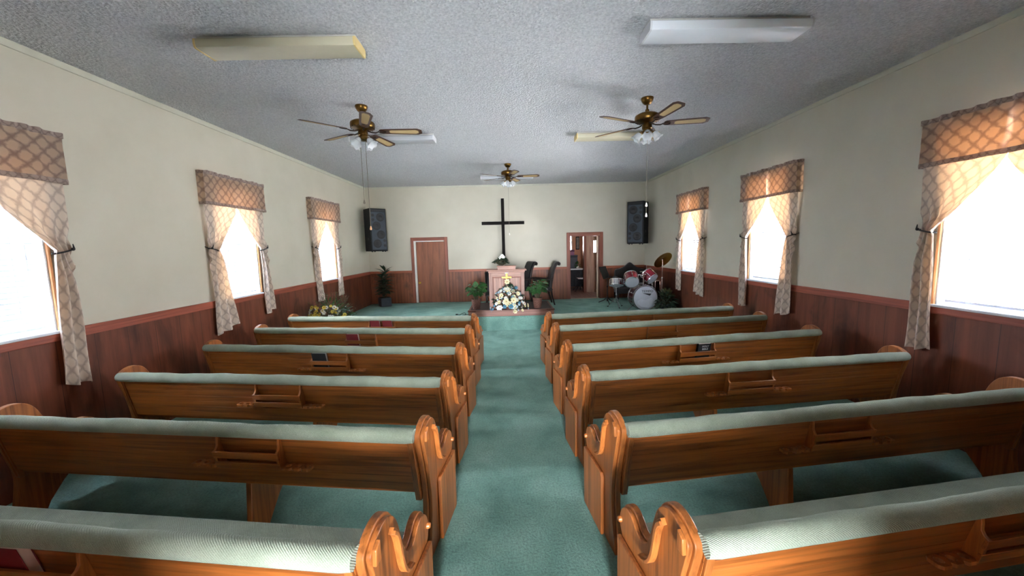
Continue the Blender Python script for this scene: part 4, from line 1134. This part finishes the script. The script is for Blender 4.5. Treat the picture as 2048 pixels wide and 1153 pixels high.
def make_tom(label, c, ax, r_, L, wrap, name='rack_tom', nl=6):
    t = thing(name, label, 'drum', c); ax = rot_to(ax)
    MB().lathe([(r_, .012), (r_, L - .012)], (0, 0, 0), ax, 40, False).build('shell', wrap, t)
    for z in (0, L):
        MB().lathe([(r_ + .008, z - .012), (r_ + .010, z), (r_ + .008, z + .014), (r_ - .006, z + .014), (r_ - .006, z - .012), (r_ + .008, z - .012)], (0, 0, 0), ax, 40, False).build('hoop', MAT['chrome'], t)
    MB().lathe([(.0, -.006), (r_ - .008, -.006), (r_ - .002, .0), (r_ - .002, .008), (.0, .004)], (0, 0, 0), ax, 40).build('resonant_head', MAT['head'], t)
    MB().lathe([(.0, 0), (r_ - .002, 0), (r_ - .004, .006), (.0, .006)], ax * L, ax, 40).build('batter_head', MAT['head'], t)
    m = MB(); lugs(m, (0, 0, 0), ax, r_, .0, L, nl); m.build('tension_rods', MAT['chrome'], t)
    return t
make_tom('wine-red rack tom next to the snare, above the bass drum', (2.935, 8.80, .975), (.10, .80, .58), .155, .235, MAT['wine'])
make_tom('wine-red rack tom next to the cymbal stand, above the bass drum', (3.425, 8.83, 1.035), (-.46, .62, .62), .150, .215, MAT['wine'])
ft = make_tom('dark red floor tom behind the bass drum near the wall', (3.60, 9.32, ZP + .20), (0.02, .05, 1), .19, .42, MAT['wine_dark'], 'floor_tom', 8)
for k in range(3):
    a = .5 + k * 2 * PI / 3; MB().tube([(.205 * math.cos(a), .205 * math.sin(a), .22), (.205 * math.cos(a), .205 * math.sin(a), -.16), (.235 * math.cos(a), .235 * math.sin(a), -.198)], .008, 8).build('leg', MAT['chrome'], ft)
# snare on its stand
sn = make_tom('silver snare drum on a small tripod stand', (2.695, 9.24, .875), (.08, .30, .95), .165, .125, MAT['steel'], 'snare_drum', 8)
st = thing('snare_stand', 'chrome tripod stand carrying the silver snare drum', 'drum stand', (2.70, 9.26, ZP))
MB().tube([(0, 0, .10), (0, 0, .50)], .011, 10).lathe([(.016, .30), (.019, .31), (.019, .33), (.016, .34)], n=12).build('center_tube', MAT['chrome'], st)
for k in range(3):
    a = .6 + k * 2 * PI / 3; c, s = math.cos(a), math.sin(a)
    lg = MB().tube([(0.012 * c, .012 * s, .24), (.20 * c, .20 * s, .012)], .007, 8).tube([(0.012 * c, .012 * s, .12), (.10 * c, .10 * s, .13)], .005, 6).build('tripod_leg', MAT['chrome'], st)
    MB().tube([(.188 * c, .188 * s, .014), (.225 * c, .225 * s, .012)], .0115, 8).build('rubber_foot', MAT['black_metal'], lg)
    a += .5; c, s = math.cos(a), math.sin(a)
    MB().tube([(0, 0, .485), (.10 * c, .10 * s, .515), (.172 * c, .172 * s, .535), (.182 * c, .182 * s, .575)], .007, 6).build('basket_arm', MAT['chrome'], st)
# crash cymbal on its stand
cs = thing('cymbal_stand', 'chrome cymbal stand beside the bass drum', 'cymbal stand', (3.715, 8.98, ZP))
MB().tube([(0, 0, .08), (0, 0, .72)], .013, 10).tube([(0, 0, .70), (0, 0, 1.02)], .010, 10).tube([(0, 0, 1.0), (0, 0, 1.16), (-.004, .004, 1.185)], .0065, 8) \
    .lathe([(.018, .70), (.022, .71), (.022, .735), (.018, .745)], n=14).lathe([(.015, 1.0), (.018, 1.01), (.018, 1.03), (.015, 1.04)], n=14).tube([(0, 0, .72), (.045, .01, .725)], .006, 6).build('pole', MAT['chrome'], cs)
for k in range(3):
    a = 1.3 + k * 2 * PI / 3; c, s = math.cos(a), math.sin(a)
    MB().tube([(.012 * c, .012 * s, .33), (.19 * c, .19 * s, .012)], .008, 8).tube([(.012 * c, .012 * s, .12), (.10 * c, .10 * s, .17)], .006, 6).build('tripod_leg', MAT['chrome'], cs)
cy = thing('crash_cymbal', 'tilted bronze crash cymbal beside the window', 'cymbal', (3.711, 8.984, ZP + 1.165))
ax = Vector((-.30, .70, .64)).normalized()
m = MB(); pr = [(.006, .024), (.03, .022), (.042, .008), (.06, .0), (.15, -.012), (.232, -.028)]
m.lathe(pr + [(r_, z - .002) for r_, z in pr[::-1]], (0, 0, 0), ax, 56, False).build('cymbal_disc', MAT['cymbal'], cy)
MB().lathe([(.0, .06), (.012, .055), (.014, .035), (.018, .024), (.012, .02)], (0, 0, 0), ax, 12).lathe([(.018, -.004), (.02, .012), (.008, .02)], (0, 0, 0), ax, 12).build('wing_nut', MAT['chrome'], cy)
# hi-hat behind
hh = thing('hi_hat', 'closed hi-hat cymbals on a stand behind the drums', 'cymbal stand', (3.64, 9.80, ZP))
MB().tube([(0, 0, .02), (0, 0, .98)], .010, 10).build('pole', MAT['chrome'], hh)
for z, f in ((.80, 1), (.835, -1)):
    MB().lathe([(.012, z - f * .02), (.03, z - f * .018), (.045, z - f * .004), (.17, z + f * .012), (.17, z + f * .014), (.04, z)], n=40).build('hat_cymbal', MAT['steel'], hh)
for k in range(3):
    a = .3 + k * 2 * PI / 3; MB().tube([(.012 * math.cos(a), .012 * math.sin(a), .26), (.2 * math.cos(a), .2 * math.sin(a), .01)], .008, 8).build('tripod_leg', MAT['chrome'], hh)

# music stand
ms = thing('music_stand', 'black music stand near the open doorway', 'music stand', (2.655, 9.93, ZP))
MB().tube([(0, 0, .05), (0, 0, .45)], .013, 10).tube([(0, 0, .44), (0, 0, .80)], .009, 10).lathe([(.017, .42), (.02, .43), (.02, .46), (.017, .47)], n=12).build('pole', MAT['black_metal'], ms)
Dk = Matrix.Rotation(.95, 3, 'Z') @ Matrix.Rotation(math.radians(-22), 3, 'X')
TD = lambda x, y, z: tuple(Dk @ Vector((x, y, z)) + Vector((-.02, .0, .66)))
MB().box(-.24, .24, -.006, 0, 0, .33, TD).box(-.24, .24, -.06, 0, -.006, 0, TD).box(-.24, .24, -.06, -.055, 0, .02, TD).build('desk', MAT['black_metal'], ms, .003)
for k in range(3):
    a = .5 + k * 2 * PI / 3; c, s = math.cos(a), math.sin(a)
    MB().tube([(.01 * c, .01 * s, .16), (.09 * c, .09 * s, .075), (.235 * c, .235 * s, .012)], [.011, .012, .010], 8).build('tripod_leg', MAT['black_metal'], ms)

# camel-back settee in the corner behind the drums
so = thing('settee', 'black camel-back settee in the corner behind the drums', 'settee', (3.46, 10.44, ZP), -.10)
bk = spline([(-.42, .40), (-.42, .76), (-.38, .84), (-.28, .86), (-.15, .92), (.0, 1.03), (.15, .92), (.28, .86), (.38, .84), (.42, .76), (.42, .40)], 4)
MB().prism([(p.x, p.y) for p in bk], .16, .30, lambda a, b, c: (a, c, b)).build('camel_back', MAT['sofa'], so, .03)
MB().box(-.44, .44, -.26, .20, .20, .36).build('seat_base', MAT['sofa'], so, .02)
MB().box(-.38, .38, -.28, .17, .36, .46).build('seat_cushion', MAT['sofa'], so, .03)
for e in (-1, 1):
    MB().box(min(e * .38, e * .47), max(e * .38, e * .47), -.26, .18, .30, .58).lathe([(.06, 0), (.06, .46)], (e * .43, -.27, .60), (0, 1, 0), 18).build('arm', MAT['sofa'], so, .015)
    for y in (-.22, .24): MB().tube([(e * .40, y, 0), (e * .40, y, .21)], [.018, .028], 10).build('leg', MAT['chair_wood'], so)

# cable end lying at the platform edge
cb = thing('cable_end', 'short black cable lying on the carpet beside the podium', 'cable', (-1.02, 8.74, ZP + .007))
pts = spline([(-.13, .0, 0), (-.08, -.01, .0), (-.03, .03, .022), (.03, .035, .028), (.055, .0, .01), (.02, -.035, .0), (-.02, -.03, .004), (.03, -.045, 0), (.12, -.03, 0)], 5)
MB().tube(pts, .006, 8).build('cord', MAT['black_metal'], cb)
MB().lathe([(.010, 0), (.013, .01), (.013, .045), (.008, .055)], (-.13, 0, .006), (-1, 0, 0), 12).build('plug', MAT['black_metal'], cb)

# ------------------------------------------------------------------ the room behind the open doorway
BR0, BR1, BRY, PYY = .9, 3.6, 13.9, 12.3
struct(MB().box(BR0 - .1, BR1 + .1, YB + .14, BRY + .1, ZP - .12, ZP - .002).build('floor_back_room', MAT['laminate']))
struct(MB().box(BR0 - .1, BR1 + .1, YB + .14, PYY + .1, 2.75, 2.85).box(BR0 - .1, 2.82, PYY + .1, BRY + .1, 2.75, 2.85).build('ceiling_back_room', MAT['white_paint']))
struct(MB().box(BR0 - .1, BR0, YB + .14, BRY + .1, ZP, 2.75).build('wall_back_room_side', MAT['panel_wall']))
bw0, bw1, bz0, bz1 = 2.22, 2.39, 1.60, 2.20
m = MB(); m.box(BR0, bw0, BRY, BRY + .1, ZP, 2.75); m.box(bw1, 2.82, BRY, BRY + .1, ZP, 2.75); m.box(bw0, bw1, BRY, BRY + .1, ZP, bz0); m.box(bw0, bw1, BRY, BRY + .1, bz1, 2.75)
struct(m.build('wall_back_room_end', MAT['panel_wall']))
# partition with an opening; its far end carries a narrow window
e0, e1, ez0, ez1 = 2.83, 2.94, 1.62, 2.0
m = MB(); m.box(2.58, e0, PYY, PYY + .1, ZP, 2.75); m.box(e1, BR1, PYY, PYY + .1, ZP, 2.75); m.box(e0, e1, PYY, PYY + .1, ZP, ez0); m.box(e0, e1, PYY, PYY + .1, ez1, 2.75)
struct(m.build('wall_partition', MAT['pink_panel']))
struct(MB().box(BR1, BR1 + .1, YB + .14, PYY + .1, ZP, 2.75).box(2.72, 2.82, PYY + .1, BRY + .1, ZP, 2.75).build('wall_back_room_outer', MAT['panel_wall']))
struct(MB().box(2.52, 2.60, PYY - .03, PYY + .13, ZP, 2.75).build('trim_10', MAT['casing'], bevel=.004))
wf = sempty('window_7')
m = MB(); m.box(e0 - .02, e0, PYY - .02, PYY + .05, ez0 - .02, ez1 + .02); m.box(e1, e1 + .02, PYY - .02, PYY + .05, ez0 - .02, ez1 + .02); m.box(e0, e1, PYY - .02, PYY + .05, ez1, ez1 + .02); m.box(e0, e1, PYY - .02, PYY + .05, ez0 - .02, ez0)
struct(m.build('frame', MAT['casing'], wf)); struct(MB().box(e0, e1, PYY + .04, PYY + .044, ez0, ez1).build('pane', MAT['glass'], wf))
wf = sempty('window_8')
m = MB(); m.box(bw0 - .03, bw0, BRY - .03, BRY, bz0 - .03, bz1 + .03); m.box(bw1, bw1 + .03, BRY - .03, BRY, bz0 - .03, bz1 + .03); m.box(bw0, bw1, BRY - .03, BRY, bz1, bz1 + .03); m.box(bw0, bw1, BRY - .03, BRY, bz0 - .03, bz0); m.box(bw0, bw1, BRY + .02, BRY + .04, 1.97, 2.0)
struct(m.build('frame', MAT['white_paint'], wf)); struct(MB().box(bw0, bw1, BRY + .05, BRY + .054, bz0, bz1).build('pane', MAT['glass'], wf))
tb = thing('folding_table', 'white folding table seen through the open doorway', 'table', (2.05, 13.32, ZP))
MB().box(-.62, .62, -.38, .38, .70, .745).build('table_top', MAT['table_white'], tb, .012)
for e in (-1, 1):
    for f in (-1, 1): MB().tube([(e * .5, f * .28, 0), (e * .5, f * .28, .70)], .014, 8).build('leg', MAT['black_metal'], tb)
tc = MB().grid(lambda a, b: (-.60 + 1.2 * a, -.345 + .012 * math.sin(a * 60), .70 - .58 * b), 60, 8).build('hanging_cloth', MAT['dark_cloth'], None)
tc.location = (2.05, 13.32, ZP); tag(tc, 'dark patterned cloth hanging under the white table', 'cloth')
bx = thing('storage_case', 'dark grey case on the white table in the back room', 'case', (2.22, 13.42, ZP + .745))
MB().box(-.28, .28, -.18, .18, 0, .40).build('case_body', MAT['grey_cloth'], bx, .02); MB().box(-.285, .285, -.185, .185, .40, .45).build('lid', MAT['grey_cloth'], bx, .012)
b2 = thing('plum_box', 'plum-coloured lidded box on top of the grey case', 'box', (2.20, 13.40, ZP + 1.195))
MB().box(-.19, .19, -.13, .13, 0, .12).build('box_body', MAT['plum'], b2, .006); MB().box(-.195, .195, -.135, .135, .12, .19).build('lid', MAT['plum_dark'], b2, .006)
r = random.Random(3); t = thing('table_plant', 'tiny green plant on the white table in the back room', 'potted plant', (2.46, 13.08, ZP + .745))
MB().lathe([(.04, 0), (.055, .08), (.05, .08)], n=16).build('pot', MAT['knob_white'], t)
lv = MB()
for k in range(40): d = rdir(r, -.1, 1); leaf_into(lv, Vector((d.x * .05, d.y * .05, .09 + .08 * max(0, d.z))), d, .10, .045, .8, 4)
lv.build('foliage', MAT['leaf'], t, angle=80)
fc = thing('folding_chair', 'white folding chair beside the table in the back room', 'chair', (2.44, 12.70, ZP), .0)
MB().box(-.05, .20, -.20, .20, .42, .445).build('seat', MAT['table_white'], fc, .008)
for y in (-.19, .19):
    MB().tube([(.17, y, .44), (-.17, y, .0)], .011, 8).build('leg', MAT['black_metal'], fc); MB().tube([(-.02, y, .43), (.22, y, .0)], .011, 8).build('leg', MAT['black_metal'], fc)
pf = thing('framed_picture', 'dark framed picture on the back room wall', 'picture', (2.62, BRY, 1.92))
MB().box(-.065, .065, -.025, 0, -.22, .25).build('picture_frame', MAT['black_wood'], pf, .004); MB().box(-.045, .045, -.028, -.02, -.19, .22).build('print', MAT['picture'], pf)

# ------------------------------------------------------------------ daylight
w = bpy.data.worlds.new('overcast'); scene.world = w; w.use_nodes = True
nt = w.node_tree; bg = nt.nodes['Background']
tc = nt.nodes.new('ShaderNodeTexCoord'); sx = nt.nodes.new('ShaderNodeSeparateXYZ'); nt.links.new(tc.outputs['Generated'], sx.inputs[0])
rp = nt.nodes.new('ShaderNodeValToRGB'); e = rp.color_ramp.elements          # brighter towards the sun side (+x)
e[0].position = .25; e[0].color = (.78, .83, .92, 1); e[1].position = .75; e[1].color = (.88, .89, .92, 1)
mr = nt.nodes.new('ShaderNodeMapRange'); mr.inputs['From Min'].default_value = -1; mr.inputs['From Max'].default_value = 1
nt.links.new(sx.outputs['X'], mr.inputs['Value']); nt.links.new(mr.outputs['Result'], rp.inputs['Fac']); 
m2 = nt.nodes.new('ShaderNodeMapRange'); m2.interpolation_type = 'SMOOTHSTEP'; m2.inputs['From Min'].default_value = .55; m2.inputs['From Max'].default_value = .9; m2.inputs['To Min'].default_value = 1; m2.inputs['To Max'].default_value = 2.6
ng = nt.nodes.new('ShaderNodeMath'); ng.operation = 'MULTIPLY'; ng.inputs[1].default_value = -1; nt.links.new(sx.outputs['Y'], ng.inputs[0]); nt.links.new(ng.outputs[0], m2.inputs['Value'])   # added sky boost behind the camera, strengthens the entrance daylight
vm = nt.nodes.new('ShaderNodeVectorMath'); vm.operation = 'SCALE'; nt.links.new(rp.outputs['Color'], vm.inputs[0]); nt.links.new(m2.outputs['Result'], vm.inputs['Scale'])
nt.links.new(vm.outputs[0], bg.inputs['Color'])
bg.inputs['Strength'].default_value = 26.0
def portal(name, loc, normal, sx_, sy_):
    l = bpy.data.lights.new(name, 'AREA'); l.shape = 'RECTANGLE'; l.size = sx_; l.size_y = sy_
    l.cycles.is_portal = True
    o = bpy.data.objects.new(name, l); col.objects.link(o); o.location = loc
    o.rotation_euler = Vector(normal).to_track_quat('-Z', 'Z' if abs(normal[2]) < .5 else 'Y').to_euler()
for c in LWIN: portal('window_daylight', (XL - WT - .01, c, (WZ0 + WZ1) / 2), (1, 0, 0), .88, WZ1 - WZ0)
for c in RWIN: portal('window_daylight', (XR + WT + .01, c, (WZ0 + WZ1) / 2), (-1, 0, 0), .88, WZ1 - WZ0)
portal('entrance_daylight', (0, VY - .13, 1.06), (0, 1, 0), .8, 2.12)
portal('window_daylight', ((bw0 + bw1) / 2, BRY + .11, (bz0 + bz1) / 2), (0, -1, 0), bw1 - bw0, bz1 - bz0)
portal('window_daylight', ((e0 + e1) / 2, PYY + .11, (ez0 + ez1) / 2), (0, -1, 0), e1 - e0, ez1 - ez0)

# ------------------------------------------------------------------ camera
F, PIT, YAW, ROL = 760.0, .110249, .014008, -.024241
cp, sp_, cy_, sy_ = math.cos(PIT), math.sin(PIT), math.cos(YAW), math.sin(YAW)
fw = Vector((sy_ * cp, cy_ * cp, -sp_)); r0 = Vector((cy_, -sy_, 0)); u0 = r0.cross(fw)
rt = r0 * math.cos(ROL) + u0 * math.sin(ROL); up = -r0 * math.sin(ROL) + u0 * math.cos(ROL)
cd = bpy.data.cameras.new('camera'); cam = bpy.data.objects.new('camera', cd); col.objects.link(cam)
M4 = Matrix(((rt.x, up.x, -fw.x, 0), (rt.y, up.y, -fw.y, 0), (rt.z, up.z, -fw.z, 1.89), (0, 0, 0, 1)))
cam.matrix_world = M4
cd.sensor_fit = 'HORIZONTAL'; cd.sensor_width = 36; cd.lens = 36 * F / 2048; cd.clip_start = .05; cd.clip_end = 100
scene.camera = cam

vs = scene.view_settings
scene.display_settings.display_device = 'sRGB'
vs.view_transform = 'Standard'; vs.look = 'None'; vs.gamma = 1; vs.use_curve_mapping = False; vs.exposure = 2.15
scene.cycles.use_denoising = True
scene.cycles.max_bounces = 10; scene.cycles.diffuse_bounces = 6; scene.cycles.glossy_bounces = 4; scene.cycles.transmission_bounces = 8; scene.cycles.transparent_max_bounces = 12
scene.cycles.sample_clamp_indirect = 8
